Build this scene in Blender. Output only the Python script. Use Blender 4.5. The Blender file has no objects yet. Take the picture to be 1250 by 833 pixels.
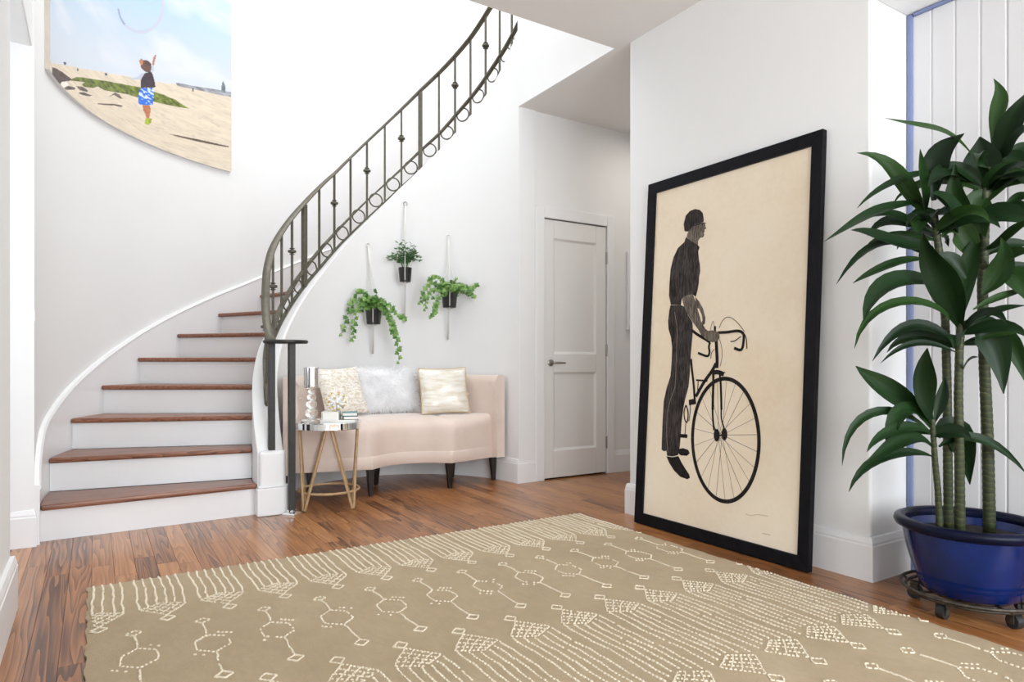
import bpy, math, random
import numpy as np
from mathutils import Vector, Matrix
from mathutils.geometry import tessellate_polygon
PI = math.pi
sc = bpy.context.scene
COL = sc.collection
random.seed(7)
rng = np.random.default_rng(7)

# ------------------------------------------------------------------ camera
cam_d = bpy.data.cameras.new('camera'); cam = bpy.data.objects.new('camera', cam_d); COL.objects.link(cam)
cam.location = (0, 0, 0.91)
cam.rotation_euler = (PI/2, 0, -0.5612)
cam_d.sensor_width = 36; cam_d.lens = 36*811/1250; cam_d.shift_y = 0.0216; cam_d.clip_start = 0.02
sc.camera = cam

# ------------------------------------------------------------------ world, lamps, exposure
w = bpy.data.worlds.new('daylight'); sc.world = w; w.use_nodes = True
bg = w.node_tree.nodes['Background']; bg.inputs[0].default_value = (0.92, 0.96, 1.0, 1); bg.inputs[1].default_value = 1.0
sc.view_settings.view_transform = 'Standard'; sc.view_settings.look = 'None'
sc.view_settings.gamma = 1.0; sc.view_settings.use_curve_mapping = False
sc.view_settings.exposure = 0.55
def area(name, loc, target, sx, sy, power, col=(1, 1, 1)):
    l = bpy.data.lights.new(name, 'AREA'); l.shape = 'RECTANGLE'; l.size = sx; l.size_y = sy; l.energy = power; l.color = col
    o = bpy.data.objects.new(name, l); COL.objects.link(o); o.location = loc
    o.rotation_euler = (Vector(target)-Vector(loc)).to_track_quat('-Z', 'Y').to_euler()
    return o
area('skylight', (1.75, 4.55, 5.52), (1.75, 4.55, 0), 2.6, 2.2, 66, (0.97, 0.985, 1.0))      # glazed roof light over the stair
area('garden_window', (1.4, -2.45, 1.5), (1.4, 2.5, 1.2), 3.0, 2.4, 138, (0.88, 0.94, 1.0))    # glass doors behind the camera
area('passage_fill', (-1.45, 3.55, 1.3), (2.0, 3.6, 0.9), 0.9, 2.0, 15, (0.84, 0.92, 1.0))   # added fill light at the end of the side passage, no real window
area('hall_fill', (4.0, 3.6, 2.80), (4.0, 3.6, 0), 0.4, 0.3, 4, (1, 0.93, 0.85))  # unseen fill added to brighten the hall, no fixture

# ------------------------------------------------------------------ materials
def mat(name, col=(.8, .8, .8), rough=.5, metal=0.0, **kw):
    m = bpy.data.materials.new(name); m.use_nodes = True
    b = m.node_tree.nodes['Principled BSDF']
    b.inputs['Base Color'].default_value = (*col, 1); b.inputs['Roughness'].default_value = rough; b.inputs['Metallic'].default_value = metal
    for k, v in kw.items(): b.inputs[k].default_value = v
    return m
def nd(m, t, **props):
    n = m.node_tree.nodes.new(t)
    for k, v in props.items(): setattr(n, k, v)
    return n
def lk(m, a, b): m.node_tree.links.new(a, b)
def bs(m): return m.node_tree.nodes['Principled BSDF']
def ramp(m, fac, stops):
    r = nd(m, 'ShaderNodeValToRGB'); e = r.color_ramp.elements
    while len(e) < len(stops): e.new(.5)
    for x, (p, c) in zip(e, stops): x.position = p; x.color = (*c, 1)
    lk(m, fac, r.inputs[0]); return r.outputs[0]
def coords(m, scale=(1, 1, 1), rand=False):
    tc = nd(m, 'ShaderNodeTexCoord'); mp = nd(m, 'ShaderNodeMapping'); mp.inputs['Scale'].default_value = scale
    if rand:
        oi = nd(m, 'ShaderNodeObjectInfo'); mu = nd(m, 'ShaderNodeMath', operation='MULTIPLY'); mu.inputs[1].default_value = 37.0
        lk(m, oi.outputs['Random'], mu.inputs[0])
        ad = nd(m, 'ShaderNodeVectorMath', operation='ADD'); lk(m, tc.outputs['Object'], ad.inputs[0])
        cb = nd(m, 'ShaderNodeCombineXYZ'); 
        for i in range(3): lk(m, mu.outputs[0], cb.inputs[i])
        lk(m, cb.outputs[0], ad.inputs[1]); lk(m, ad.outputs[0], mp.inputs[0]); return mp.outputs[0], oi
    lk(m, tc.outputs['Object'], mp.inputs[0]); return mp.outputs[0]
def noise(m, vec, scale, detail=4, rough=.55, dist=0.0):
    n = nd(m, 'ShaderNodeTexNoise'); n.inputs['Scale'].default_value = scale; n.inputs['Detail'].default_value = detail
    n.inputs['Roughness'].default_value = rough; n.inputs['Distortion'].default_value = dist
    lk(m, vec, n.inputs['Vector']); return n.outputs['Fac']
def bump(m, h, strength, dist=.01):
    b = nd(m, 'ShaderNodeBump'); b.inputs['Strength'].default_value = strength; b.inputs['Distance'].default_value = dist
    lk(m, h, b.inputs['Height']); lk(m, b.outputs[0], bs(m).inputs['Normal'])
def math2(m, op, a, b):
    n = nd(m, 'ShaderNodeMath', operation=op)
    for i, v in enumerate((a, b)):
        if isinstance(v, (int, float)): n.inputs[i].default_value = v
        else: lk(m, v, n.inputs[i])
    return n.outputs[0]
def noisy(name, c1, c2, rough, scale, bmp=0.0, bscale=None, metal=0.0, vec=(1, 1, 1), **kw):
    m = mat(name, c1, rough, metal, **kw); v = coords(m, vec); n = noise(m, v, scale)
    lk(m, ramp(m, n, [(.35, c1), (.65, c2)]), bs(m).inputs['Base Color'])
    if bmp: bump(m, noise(m, v, bscale or scale), bmp)
    return m

M_WALL = noisy('white_wall_paint', (.80, .80, .795), (.815, .815, .81), .6, 1.5, .04, 260)
M_CEIL = noisy('ceiling_paint', (.77, .75, .735), (.785, .765, .75), .7, 1.5, .03, 200)
M_TRIM = noisy('white_trim_paint', (.81, .81, .815), (.825, .825, .83), .32, 2, .02, 40)
M_DOOR = noisy('door_paint', (.78, .775, .755), (.79, .785, .765), .35, 2, .02, 60)
M_PANEL = noisy('panel_paint', (.655, .65, .655), (.67, .665, .67), .4, 3, .03, 60)
M_BLUE = noisy('blue_gap_light', (.16, .20, .36), (.19, .24, .41), .4, 4)  # bluish light of the gap beside the panelling, put into the colour
M_BLACK = noisy('black_lacquer', (.005, .005, .007), (.008, .008, .010), .38, 30, .03, 120); bs(M_BLACK).inputs['Specular IOR Level'].default_value = .10
M_IRON = noisy('bronzed_iron', (.098, .089, .064), (.130, .118, .088), .48, 35, .06, 150, metal=.45)
M_IRON2 = noisy('dark_post_iron', (.019, .019, .016), (.028, .027, .024), .45, 35, .06, 150, metal=.4)
M_STEEL = mat('brushed_nickel', (.36, .34, .31), .32, 1.0)
M_CHROME = mat('chrome', (.88, .89, .90), .06, 1.0)
M_MIRROR = mat('mirror_glass', (.90, .92, .93), .03, 1.0)
M_GLASS = mat('clear_glass', (.97, .985, .98), .02, 0.0, IOR=1.45); bs(M_GLASS).inputs['Transmission Weight'].default_value = 1.0
M_DARKWOOD = noisy('dark_stained_wood', (.010, .007, .006), (.022, .014, .011), .3, 14, vec=(1, 1, .15))
M_RATTAN = noisy('rattan', (.37, .24, .12), (.47, .32, .175), .5, 26, .15, 90)
M_SEAM = mat('plank_gap', (.05, .025, .012), .8)

def wood(name, dark, mid, light, along, rough, randomness=.5):
    m = mat(name, mid, rough)
    s = [1, 1, 1]; s[along] = .05
    v, oi = coords(m, tuple(s), True)
    big = noise(m, v, 13.0, 2, .45, .15)
    rings = nd(m, 'ShaderNodeMath', operation='FRACT'); lk(m, math2(m, 'MULTIPLY', big, 12.0), rings.inputs[0])
    pores_v = nd(m, 'ShaderNodeMapping'); s2 = [1, 1, 1]; s2[along] = .25; pores_v.inputs['Scale'].default_value = s2; lk(m, v, pores_v.inputs[0])
    pores = noise(m, pores_v.outputs[0], 170, 2, .6)
    g = math2(m, 'ADD', math2(m, 'MULTIPLY', rings.outputs[0], .50), math2(m, 'MULTIPLY', pores, .50))
    g = math2(m, 'ADD', g, math2(m, 'MULTIPLY', noise(m, v, 3.0, 2), .25))
    g = math2(m, 'ADD', g, math2(m, 'MULTIPLY', math2(m, 'SUBTRACT', oi.outputs['Random'], .5), randomness))
    lk(m, ramp(m, g, [(.25, dark), (.55, mid), (1.0, light)]), bs(m).inputs['Base Color'])
    bump(m, g, .06, .004)
    return m
M_OAK = wood('oak_floor', (.085, .028, .008), (.285, .110, .034), (.45, .205, .072), 1, .30, .45)
bs(M_OAK).inputs['Coat Weight'].default_value = .15; bs(M_OAK).inputs['Coat Roughness'].default_value = .22
M_TREAD = wood('oak_tread', (.075, .024, .012), (.21, .080, .040), (.32, .140, .080), 0, .33, .2)

# ------------------------------------------------------------------ mesh helpers
class MB:
    def __init__(s): s.v = []; s.f = []; s.uv = None; s.col = None
    def add(s, vs, fs):
        o = len(s.v); s.v += [tuple(p) for p in vs]; s.f += [tuple(i+o for i in f) for f in fs]; return s
    def box(s, x0, x1, y0, y1, z0, z1):
        v = [(x, y, z) for z in (z0, z1) for y in (y0, y1) for x in (x0, x1)]
        return s.add(v, [(0, 2, 3, 1), (4, 5, 7, 6), (0, 1, 5, 4), (2, 6, 7, 3), (0, 4, 6, 2), (1, 3, 7, 5)])
    def obox(s, c, ax, ay, az):
        c = Vector(c); v = []
        for k in (-1, 1):
            for j in (-1, 1):
                for i in (-1, 1): v.append(c + i*Vector(ax) + j*Vector(ay) + k*Vector(az))
        return s.add(v, [(0, 2, 3, 1), (4, 5, 7, 6), (0, 1, 5, 4), (2, 6, 7, 3), (0, 4, 6, 2), (1, 3, 7, 5)])
    def grid(s, rows, close_u=False, close_v=False):
        n, m = len(rows), len(rows[0]); vs = [p for r in rows for p in r]; fs = []
        for i in range(n if close_u else n-1):
            for j in range(m if close_v else m-1):
                a = i*m+j; b = i*m+(j+1) % m; c = ((i+1) % n)*m+(j+1) % m; d = ((i+1) % n)*m+j
                fs.append((a, b, c, d))
        return s.add(vs, fs)
    def tube(s, pts, r, seg=8, cap=True, closed=False, flat=None):
        pts = [Vector(p) for p in pts]; n = len(pts); rr = r if isinstance(r, (list, tuple)) else [r]*n
        rows = []; prev = None
        for i in range(n):
            if closed: t = pts[(i+1) % n]-pts[i-1]
            else: t = pts[min(i+1, n-1)]-pts[max(i-1, 0)]
            t.normalize()
            if flat is not None: a = Vector(flat) - t*t.dot(Vector(flat)); a.normalize()
            elif prev is None:
                a = t.orthogonal().normalized()
            else:
                a = prev - t*t.dot(prev); a.normalize()
            prev = a; b = t.cross(a)
            rows.append([tuple(pts[i] + rr[i]*(math.cos(2*PI*k/seg)*a + math.sin(2*PI*k/seg)*b)) for k in range(seg)])
        o = len(s.v); s.grid(rows, closed, True)
        if cap and not closed:
            s.f.append(tuple(o+k for k in range(seg))[::-1]); s.f.append(tuple(o+(n-1)*seg+k for k in range(seg)))
        return s
    def bar(s, pts, hw, hh, up=(0, 0, 1), closed=False, side=None):
        pts = [Vector(p) for p in pts]; n = len(pts); rows = []
        for i in range(n):
            t = (pts[(i+1) % n]-pts[i-1]) if closed else pts[min(i+1, n-1)]-pts[max(i-1, 0)]
            t.normalize(); a = t.cross(Vector(up)).normalized(); b = a.cross(t).normalized()
            p = pts[i]; rows.append([tuple(p+hw*a+hh*b), tuple(p-hw*a+hh*b), tuple(p-hw*a-hh*b), tuple(p+hw*a-hh*b)])
        o = len(s.v); s.grid(rows, closed, True)
        if not closed: s.f.append((o, o+1, o+2, o+3)); m = o+(n-1)*4; s.f.append((m+3, m+2, m+1, m))
        return s
    def lathe(s, prof, c=(0, 0, 0), seg=32, cap=True):
        rows = [[(c[0]+r*math.cos(2*PI*k/seg), c[1]+r*math.sin(2*PI*k/seg), c[2]+z) for k in range(seg)] for r, z in prof]
        o = len(s.v); s.grid(rows, False, True)
        if cap:
            s.f.append(tuple(o+k for k in range(seg))[::-1]); m = o+(len(prof)-1)*seg; s.f.append(tuple(m+k for k in range(seg)))
        return s
    def ball(s, c, r, seg=12, rings=8, sc3=(1, 1, 1)):
        rows = []
        for i in range(rings+1):
            a = PI*i/rings; q = max(math.sin(a), .001)
            rows.append([(c[0]+sc3[0]*r*q*math.cos(2*PI*k/seg), c[1]+sc3[1]*r*q*math.sin(2*PI*k/seg), c[2]-sc3[2]*r*math.cos(a)) for k in range(seg)])
        return s.grid(rows, False, True)
    def prism(s, poly, fn, depth):
        # poly: 2D outline, fn(u, v, w) -> 3D
        n = len(poly); tri = tessellate_polygon([[Vector((u, v, 0)) for u, v in poly]])
        vs = [fn(u, v, 0) for u, v in poly] + [fn(u, v, depth) for u, v in poly]
        fs = [tuple(t) for t in tri] + [tuple(i+n for i in t[::-1]) for t in tri] + [(i, (i+1) % n, (i+1) % n+n, i+n) for i in range(n)]
        return s.add(vs, fs)
LOC = {}
def empty(name, loc, label, cat, group=None):
    o = bpy.data.objects.new(name, None); COL.objects.link(o); o.location = loc; o.empty_display_size = .05
    o['label'] = label; o['category'] = cat
    if group: o['group'] = group
    LOC[o] = Vector(loc); return o
def obj(name, mb, m, parent=None, smooth=False, bevel=0.0, seg=2, label=None, kind=None, origin=None, angle=None):
    off = LOC.get(parent, Vector((0, 0, 0))) if parent is not None else Vector((0, 0, 0))
    own = Vector(origin) if origin is not None else off
    me = bpy.data.meshes.new(name); me.from_pydata([tuple(Vector(p)-own) for p in mb.v], [], mb.f); me.validate()
    import bmesh
    bm = bmesh.new(); bm.from_mesh(me); bmesh.ops.recalc_face_normals(bm, faces=bm.faces); bm.to_mesh(me); bm.free()
    me.materials.append(m)
    if smooth: me.polygons.foreach_set('use_smooth', [True]*len(me.polygons))
    o = bpy.data.objects.new(name, me); COL.objects.link(o); o.location = own-off; LOC[o] = own
    if parent is not None: o.parent = parent
    if smooth and angle: me.set_sharp_from_angle(angle=math.radians(angle))
    if bevel:
        b = o.modifiers.new('bevel', 'BEVEL'); b.width = bevel; b.segments = seg; b.limit_method = 'ANGLE'; b.angle_limit = math.radians(40)
    if label: o['label'] = label
    if kind: o['kind'] = kind
    return o
def thing(name, mb, m, label, cat, group=None, origin=None, **kw):
    o = obj(name, mb, m, None, origin=origin, label=label, **kw); o['category'] = cat
    if group: o['group'] = group
    return o
def struct(name, mb, m, **kw): return obj(name, mb, m, kind='structure', **kw)
def lerp(tab, x):
    xs = [a for a, b in tab]; ys = [b for a, b in tab]
    if x <= xs[0]: return ys[0]+(x-xs[0])*(ys[1]-ys[0])/(xs[1]-xs[0])
    if x >= xs[-1]: return ys[-1]+(x-xs[-1])*(ys[-1]-ys[-2])/(xs[-1]-xs[-2])
    return float(np.interp(x, xs, ys))

ART_INNER = [[0.0722,0.0536],[1.0465,0.0628],[1.0478,1.8802],[0.072,1.8729]]
ART_POLY = {"cap":[[[0.2869,1.6245],[0.2786,1.6648],[0.2906,1.7082],[0.3194,1.7288],[0.3557,1.7324],[0.3892,1.7211],[0.4101,1.7009],[0.4189,1.6691],[0.4186,1.6516],[0.3946,1.6493],[0.3619,1.6509],[0.3335,1.6326],[0.3145,1.6176]]],"head":[[[0.3145,1.6176],[0.3335,1.6326],[0.3619,1.6509],[0.3946,1.6493],[0.4236,1.6495],[0.4298,1.6296],[0.439,1.6131],[0.425,1.6091],[0.429,1.5984],[0.4214,1.5934],[0.427,1.5825],[0.4199,1.5697],[0.4005,1.5714],[0.3854,1.5559],[0.3855,1.5332],[0.3391,1.5601],[0.3048,1.5908],[0.3085,1.6082]]],"shirt":[[[0.2997,1.5915],[0.3389,1.5627],[0.3837,1.5359],[0.3978,1.5214],[0.3897,1.4998],[0.3962,1.4561],[0.4049,1.4275],[0.4091,1.3919],[0.4031,1.365],[0.4025,1.33],[0.3956,1.293],[0.3852,1.2587],[0.3611,1.2744],[0.3245,1.2734],[0.2883,1.2607],[0.2811,1.2227],[0.2073,1.23],[0.1905,1.2836],[0.1905,1.3493],[0.1947,1.4279],[0.2126,1.4915],[0.2437,1.5398],[0.2882,1.5648]]],"forearm":[[[0.2883,1.2607],[0.3245,1.2734],[0.3644,1.2741],[0.3873,1.2309],[0.4037,1.1861],[0.4313,1.1189],[0.4625,1.0833],[0.4853,1.0703],[0.4678,1.0537],[0.4331,1.0521],[0.4114,1.085],[0.3655,1.1317],[0.3325,1.1712],[0.3016,1.2214]],[[0.3819,1.2589],[0.4099,1.2319],[0.4385,1.1928],[0.4562,1.1462],[0.4555,1.113],[0.4402,1.1062],[0.4285,1.1141],[0.4384,1.131],[0.4314,1.1598],[0.4112,1.1944],[0.3931,1.198]]],"hand":[[[0.4316,1.0719],[0.4695,1.0733],[0.5081,1.0769],[0.5503,1.0612],[0.5551,1.0371],[0.5441,1.0217],[0.5127,1.0138],[0.4761,1.0266],[0.4397,1.0495]]],"trousers":[[[0.204,1.2276],[0.2811,1.2227],[0.3056,1.2134],[0.3364,1.1646],[0.3693,1.124],[0.3743,1.0812],[0.3709,1.0186],[0.3659,0.9561],[0.3653,0.8998],[0.3646,0.8449],[0.3596,0.7823],[0.3384,0.7125],[0.329,0.6618],[0.3211,0.5923],[0.3187,0.5168],[0.3148,0.4601],[0.3048,0.415],[0.2662,0.4039],[0.226,0.4027],[0.2185,0.4299],[0.2012,0.424],[0.1826,0.4308],[0.1812,0.4901],[0.1815,0.5936],[0.1836,0.6975],[0.2023,0.7736],[0.227,0.839],[0.231,0.919],[0.23,0.9951],[0.2185,1.0497],[0.1969,1.0972],[0.1917,1.1393],[0.1975,1.1979]]],"shoe":[[[0.221,0.3995],[0.2665,0.4001],[0.3086,0.4105],[0.3312,0.3809],[0.3586,0.3524],[0.3871,0.3258],[0.395,0.3086],[0.3778,0.2973],[0.3274,0.3032],[0.2809,0.3302],[0.2431,0.3667]],[[0.2988,0.4469],[0.3386,0.4566],[0.3756,0.4509],[0.3867,0.435],[0.3682,0.4192],[0.325,0.4163],[0.3074,0.4254]]]}
ART_LINES = {"handlebar":[[[[0.3659,1.0838],[0.4087,1.0575],[0.4625,1.0316],[0.495,1.0145]],0.015],[[[0.5111,1.0579],[0.5525,1.0628],[0.5972,1.0627],[0.6585,1.0667],[0.6873,1.0601],[0.701,1.0441],[0.7011,1.0123],[0.696,0.9835],[0.6827,0.9721],[0.6464,0.9828]],0.0144],[[[0.4934,1.0146],[0.4873,0.9915],[0.4925,0.9641],[0.4784,0.9441],[0.416,0.9614]],0.0127],[[[0.5213,1.0969],[0.5237,1.0636],[0.5324,1.0272]],0.0139],[[[0.7055,1.0497],[0.7177,1.0235],[0.7229,0.9775]],0.0052]],"brake_cable":[[[[0.5493,1.0869],[0.5637,1.1163],[0.5848,1.1345],[0.6029,1.1384],[0.629,1.1301],[0.6667,1.1032],[0.7048,1.0613]],0.0029],[[[0.4922,1.0736],[0.4998,1.1068],[0.5101,1.1234],[0.5184,1.094]],0.0023],[[[0.5534,1.0298],[0.5689,0.9907],[0.5746,0.943],[0.5648,0.8923]],0.0023],[[[0.5245,0.9791],[0.5066,0.9611],[0.5027,0.9308]],0.0035],[[[0.6853,1.0387],[0.6614,1.0246],[0.6441,1.0162],[0.6224,1.016]],0.0046]],"frame_tube":[[[[0.5322,1.0302],[0.5365,0.991],[0.5432,0.931],[0.5444,0.8831]],0.0196],[[[0.5373,0.9069],[0.5135,0.8675],[0.4634,0.8086],[0.4133,0.733]],0.0185],[[[0.3696,0.9303],[0.3802,0.868],[0.3931,0.8062],[0.4062,0.7203]],0.0139],[[[0.4108,0.8192],[0.4863,0.8166]],0.0092],[[[0.4249,0.8135],[0.424,0.752]],0.0058],[[[0.367,0.6995],[0.4152,0.7085]],0.0289]],"fork":[[[[0.5218,0.8586],[0.5253,0.8107],[0.5259,0.7507],[0.5279,0.6713]],0.015],[[[0.5638,0.8536],[0.5728,0.8004],[0.5833,0.675]],0.0127],[[[0.5236,0.7541],[0.5264,0.6914],[0.531,0.629],[0.5426,0.5675]],0.011],[[[0.5762,0.7566],[0.5812,0.688],[0.5853,0.6299],[0.6069,0.5804]],0.0081],[[[0.5141,0.8585],[0.5519,0.8623],[0.59,0.8513]],0.0231],[[[0.5787,0.854],[0.5966,0.8632]],0.0058]],"crank":[[[[0.3484,0.6838],[0.3622,0.6557],[0.365,0.6196],[0.3574,0.5937],[0.3425,0.6106],[0.3357,0.6465],[0.3431,0.6762],[0.3503,0.684]],0.0075],[[[0.3738,0.7035],[0.3791,0.6604],[0.3722,0.6021]],0.0046],[[[0.3509,0.5895],[0.349,0.5276]],0.004],[[[0.3124,0.5196],[0.3659,0.5221]],0.0196]],"hub":[[[[0.5487,0.5439],[0.6176,0.5508]],0.0081]],"spoke":[[[[0.5694,0.5468],[0.7999,0.5695]],0.0031],[[[0.593,0.5492],[0.7833,0.6465]],0.0023],[[[0.5694,0.5468],[0.7534,0.7152]],0.0023],[[[0.593,0.5492],[0.7121,0.7703]],0.0031],[[[0.5694,0.5468],[0.6621,0.8071]],0.0023],[[[0.593,0.5492],[0.607,0.8221]],0.0023],[[[0.5694,0.5468],[0.5511,0.8129]],0.0031],[[[0.593,0.5492],[0.4992,0.7795]],0.0023],[[[0.5694,0.5468],[0.4561,0.7239]],0.0023],[[[0.593,0.5492],[0.426,0.6506]],0.0031],[[[0.5694,0.5468],[0.4118,0.566]],0.0023],[[[0.593,0.5492],[0.4151,0.4779]],0.0023],[[[0.5694,0.5468],[0.4354,0.3946]],0.0031],[[[0.593,0.5492],[0.4706,0.3235]],0.0023],[[[0.5694,0.5468],[0.5171,0.2708]],0.0023],[[[0.593,0.5492],[0.5706,0.2402]],0.0031],[[[0.5694,0.5468],[0.6263,0.2334]],0.0023],[[[0.593,0.5492],[0.6798,0.2501]],0.0023],[[[0.5694,0.5468],[0.7269,0.288]],0.0031],[[[0.593,0.5492],[0.7645,0.3436]],0.0023],[[[0.5694,0.5468],[0.7902,0.4125]],0.0023],[[[0.593,0.5492],[0.8022,0.4896]],0.0031]]}
ART_TYRE = [[[0.81,0.5464],[0.806,0.5838],[0.7988,0.6204],[0.7887,0.6556],[0.7756,0.6889],[0.7599,0.7199],[0.7415,0.7479],[0.7209,0.7725],[0.6983,0.7933],[0.6741,0.8098],[0.6485,0.8216],[0.622,0.8286],[0.5951,0.8304],[0.5682,0.827],[0.5418,0.8182],[0.5164,0.8042],[0.4924,0.7851],[0.4704,0.7612],[0.4509,0.7328],[0.4341,0.7005],[0.4205,0.6649],[0.4104,0.6266],[0.4039,0.5863],[0.4013,0.5449],[0.4026,0.5032],[0.4078,0.462],[0.4166,0.4221],[0.429,0.3844],[0.4447,0.3494],[0.4632,0.3179],[0.4843,0.2904],[0.5074,0.2673],[0.5322,0.249],[0.5581,0.2357],[0.5847,0.2276],[0.6114,0.2247],[0.6379,0.227],[0.6637,0.2342],[0.6884,0.2462],[0.7115,0.2628],[0.7329,0.2835],[0.7521,0.308],[0.769,0.3359],[0.7832,0.3667],[0.7946,0.3999],[0.8031,0.435],[0.8085,0.4714],[0.8108,0.5088]],0.0202]
ART_HUB = [[[0.5791,0.547],[0.578,0.5319],[0.5728,0.5198],[0.5647,0.5134],[0.5555,0.5143],[0.5472,0.5222],[0.5419,0.5355],[0.5408,0.5509],[0.5441,0.565],[0.5511,0.5745],[0.5601,0.5772],[0.569,0.5726],[0.5759,0.5616]],[[0.6257,0.5563],[0.6247,0.5417],[0.6198,0.5301],[0.6122,0.524],[0.6036,0.5249],[0.596,0.5326],[0.591,0.5454],[0.59,0.5604],[0.593,0.574],[0.5995,0.5831],[0.6079,0.5857],[0.6162,0.5812],[0.6226,0.5706]]]
GLASSES = [[[[0.3493,1.6428],[0.3949,1.6455],[0.4368,1.6422]],0.004],[[[0.421,1.6411],[0.4314,1.6294]],0.004]]
SMUDGE = [[[[0.7498,0.1876],[0.7828,0.1864],[0.819,0.1975],[0.8729,0.2007]],0.003],[[[0.847,0.1164],[0.8914,0.1188]],0.004]]
SEAM = [[[[0.2371,1.1892],[0.2629,1.0847],[0.2646,0.9563],[0.2645,0.7861],[0.2592,0.7656],[0.2187,0.6609],[0.2153,0.5321],[0.23,0.4185]],0.002]]
BEACH = {"horizon":[[0.1744,2.6146],[0.3027,2.714],[0.4939,2.8533],[0.6543,2.963],[0.797,3.0472],[0.9025,3.1148],[1.0492,3.1922],[1.1504,3.2191]],"rock":[[0.1744,2.5911],[0.2149,2.6192],[0.2659,2.6425],[0.3329,2.6613],[0.3244,2.6395],[0.2611,2.5788],[0.2412,2.538],[0.2039,2.5096],[0.1744,2.5073]],"green":[[0.3158,2.6358],[0.3696,2.702],[0.4081,2.7343],[0.4732,2.7802],[0.5408,2.8295],[0.6236,2.8823],[0.7143,2.9367],[0.7553,2.9583],[0.7553,2.9011],[0.7024,2.862],[0.6236,2.8158],[0.5408,2.7637],[0.5142,2.757],[0.487,2.7572],[0.4448,2.7322]],"green2":[[0.6718,2.9118],[0.7195,2.932],[0.7894,2.9645],[0.835,2.9801],[0.895,2.9847],[0.9579,2.9631],[0.9099,2.9401],[0.8426,2.9109],[0.7894,2.8896],[0.7195,2.8603],[0.6718,2.8404]],"bush":[[0.4043,2.6859],[0.423,2.7171],[0.4591,2.7446],[0.5142,2.7728],[0.4732,2.7219],[0.4156,2.6804]],"stone1":[[0.28,2.5593],[0.3158,2.6019],[0.3616,2.6272],[0.3576,2.6128],[0.2937,2.5585]],"stone2":[[0.3656,2.6417],[0.4081,2.6756],[0.4412,2.6794],[0.4376,2.6648],[0.3929,2.6387]],"stone3":[[0.3774,2.6109],[0.4156,2.6464],[0.4697,2.6685],[0.452,2.6484],[0.4081,2.6213]],"stone4":[[0.5635,2.7426],[0.5954,2.7954],[0.6174,2.7998],[0.6347,2.785],[0.6174,2.7724],[0.5923,2.7747]],"stick1":[[0.4973,2.6404],[0.5408,2.6739],[0.5923,2.7131],[0.6359,2.7375],[0.6298,2.7225],[0.5923,2.7025],[0.5408,2.6643],[0.5007,2.6368]],"white1":[[0.2659,2.5828],[0.3027,2.6138],[0.3115,2.5997],[0.2753,2.5555],[0.2513,2.5497]],"stick2":[[0.8614,2.6953],[0.9025,2.7132],[0.9763,2.7365],[1.0347,2.7513],[1.1396,2.7697],[1.1396,2.7589],[1.0347,2.7318],[0.9763,2.7186],[0.9025,2.7008]],"treeline":[[0.895,3.1211],[0.9173,3.1356],[0.9763,3.1616],[1.0492,3.1987],[1.1071,3.2259],[1.1504,3.2394],[1.1504,3.1988],[1.0927,3.1782],[1.0347,3.159],[0.9763,3.1361],[0.9025,3.1023]],"pine":[[1.1129,3.3129],[1.1252,3.2685],[1.1252,3.2148],[1.1057,3.2075],[1.1057,3.2542]],"hair":[[0.718,3.1328],[0.729,3.1582],[0.7391,3.156],[0.7586,3.1741],[0.7756,3.1685],[0.7794,3.1424],[0.774,3.102],[0.757,3.081],[0.7415,3.0812],[0.729,3.0885],[0.7243,3.1097]],"face":[[0.7195,3.1308],[0.7313,3.1569],[0.7384,3.146],[0.7352,3.114],[0.7243,3.1097]],"arm":[[0.7817,3.1622],[0.7879,3.2213],[0.797,3.2537],[0.8016,3.2496],[0.7955,3.2046],[0.7909,3.1646]],"sleeve":[[0.7802,3.1608],[0.7909,3.1682],[0.7879,3.1083],[0.7756,3.1093]],"sleeve2":[[0.7469,3.0662],[0.7274,3.0488],[0.7117,3.0083],[0.6878,2.9792],[0.6718,2.9685],[0.6718,2.9571],[0.7037,2.9806],[0.729,3.0073],[0.743,3.0394]],"vest":[[0.7469,3.0685],[0.7779,3.1054],[0.7856,3.0885],[0.7932,3.0535],[0.7986,3.0079],[0.7817,2.9867],[0.7663,2.9761],[0.7258,2.9396],[0.7258,2.9952],[0.7313,3.0174]],"shorts":[[0.7258,2.9396],[0.7879,2.9918],[0.7909,2.9444],[0.7856,2.8628],[0.7508,2.8318],[0.7132,2.809],[0.7132,2.8689]],"leg":[[0.7352,2.8195],[0.7725,2.8489],[0.774,2.8005],[0.7679,2.7462],[0.7539,2.7358],[0.7493,2.7639],[0.7384,2.7847]],"shoes":[[0.7508,2.7334],[0.7817,2.7565],[0.7756,2.7188],[0.7624,2.6915],[0.7446,2.6902],[0.7469,2.7095]],"person1":[[0.9711,3.141],[0.977,3.1456],[0.977,3.1175],[0.9711,3.1129]],"hut1":[[0.2753,2.7107],[0.2982,2.7299],[0.2982,2.7135],[0.28,2.6993]],"hut2":[[0.3735,2.7595],[0.3837,2.7672],[0.3837,2.7515],[0.3735,2.7439]],"hut3":[[0.5381,2.8792],[0.5538,2.8918],[0.5512,2.8733],[0.5408,2.8663]]}
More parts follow.
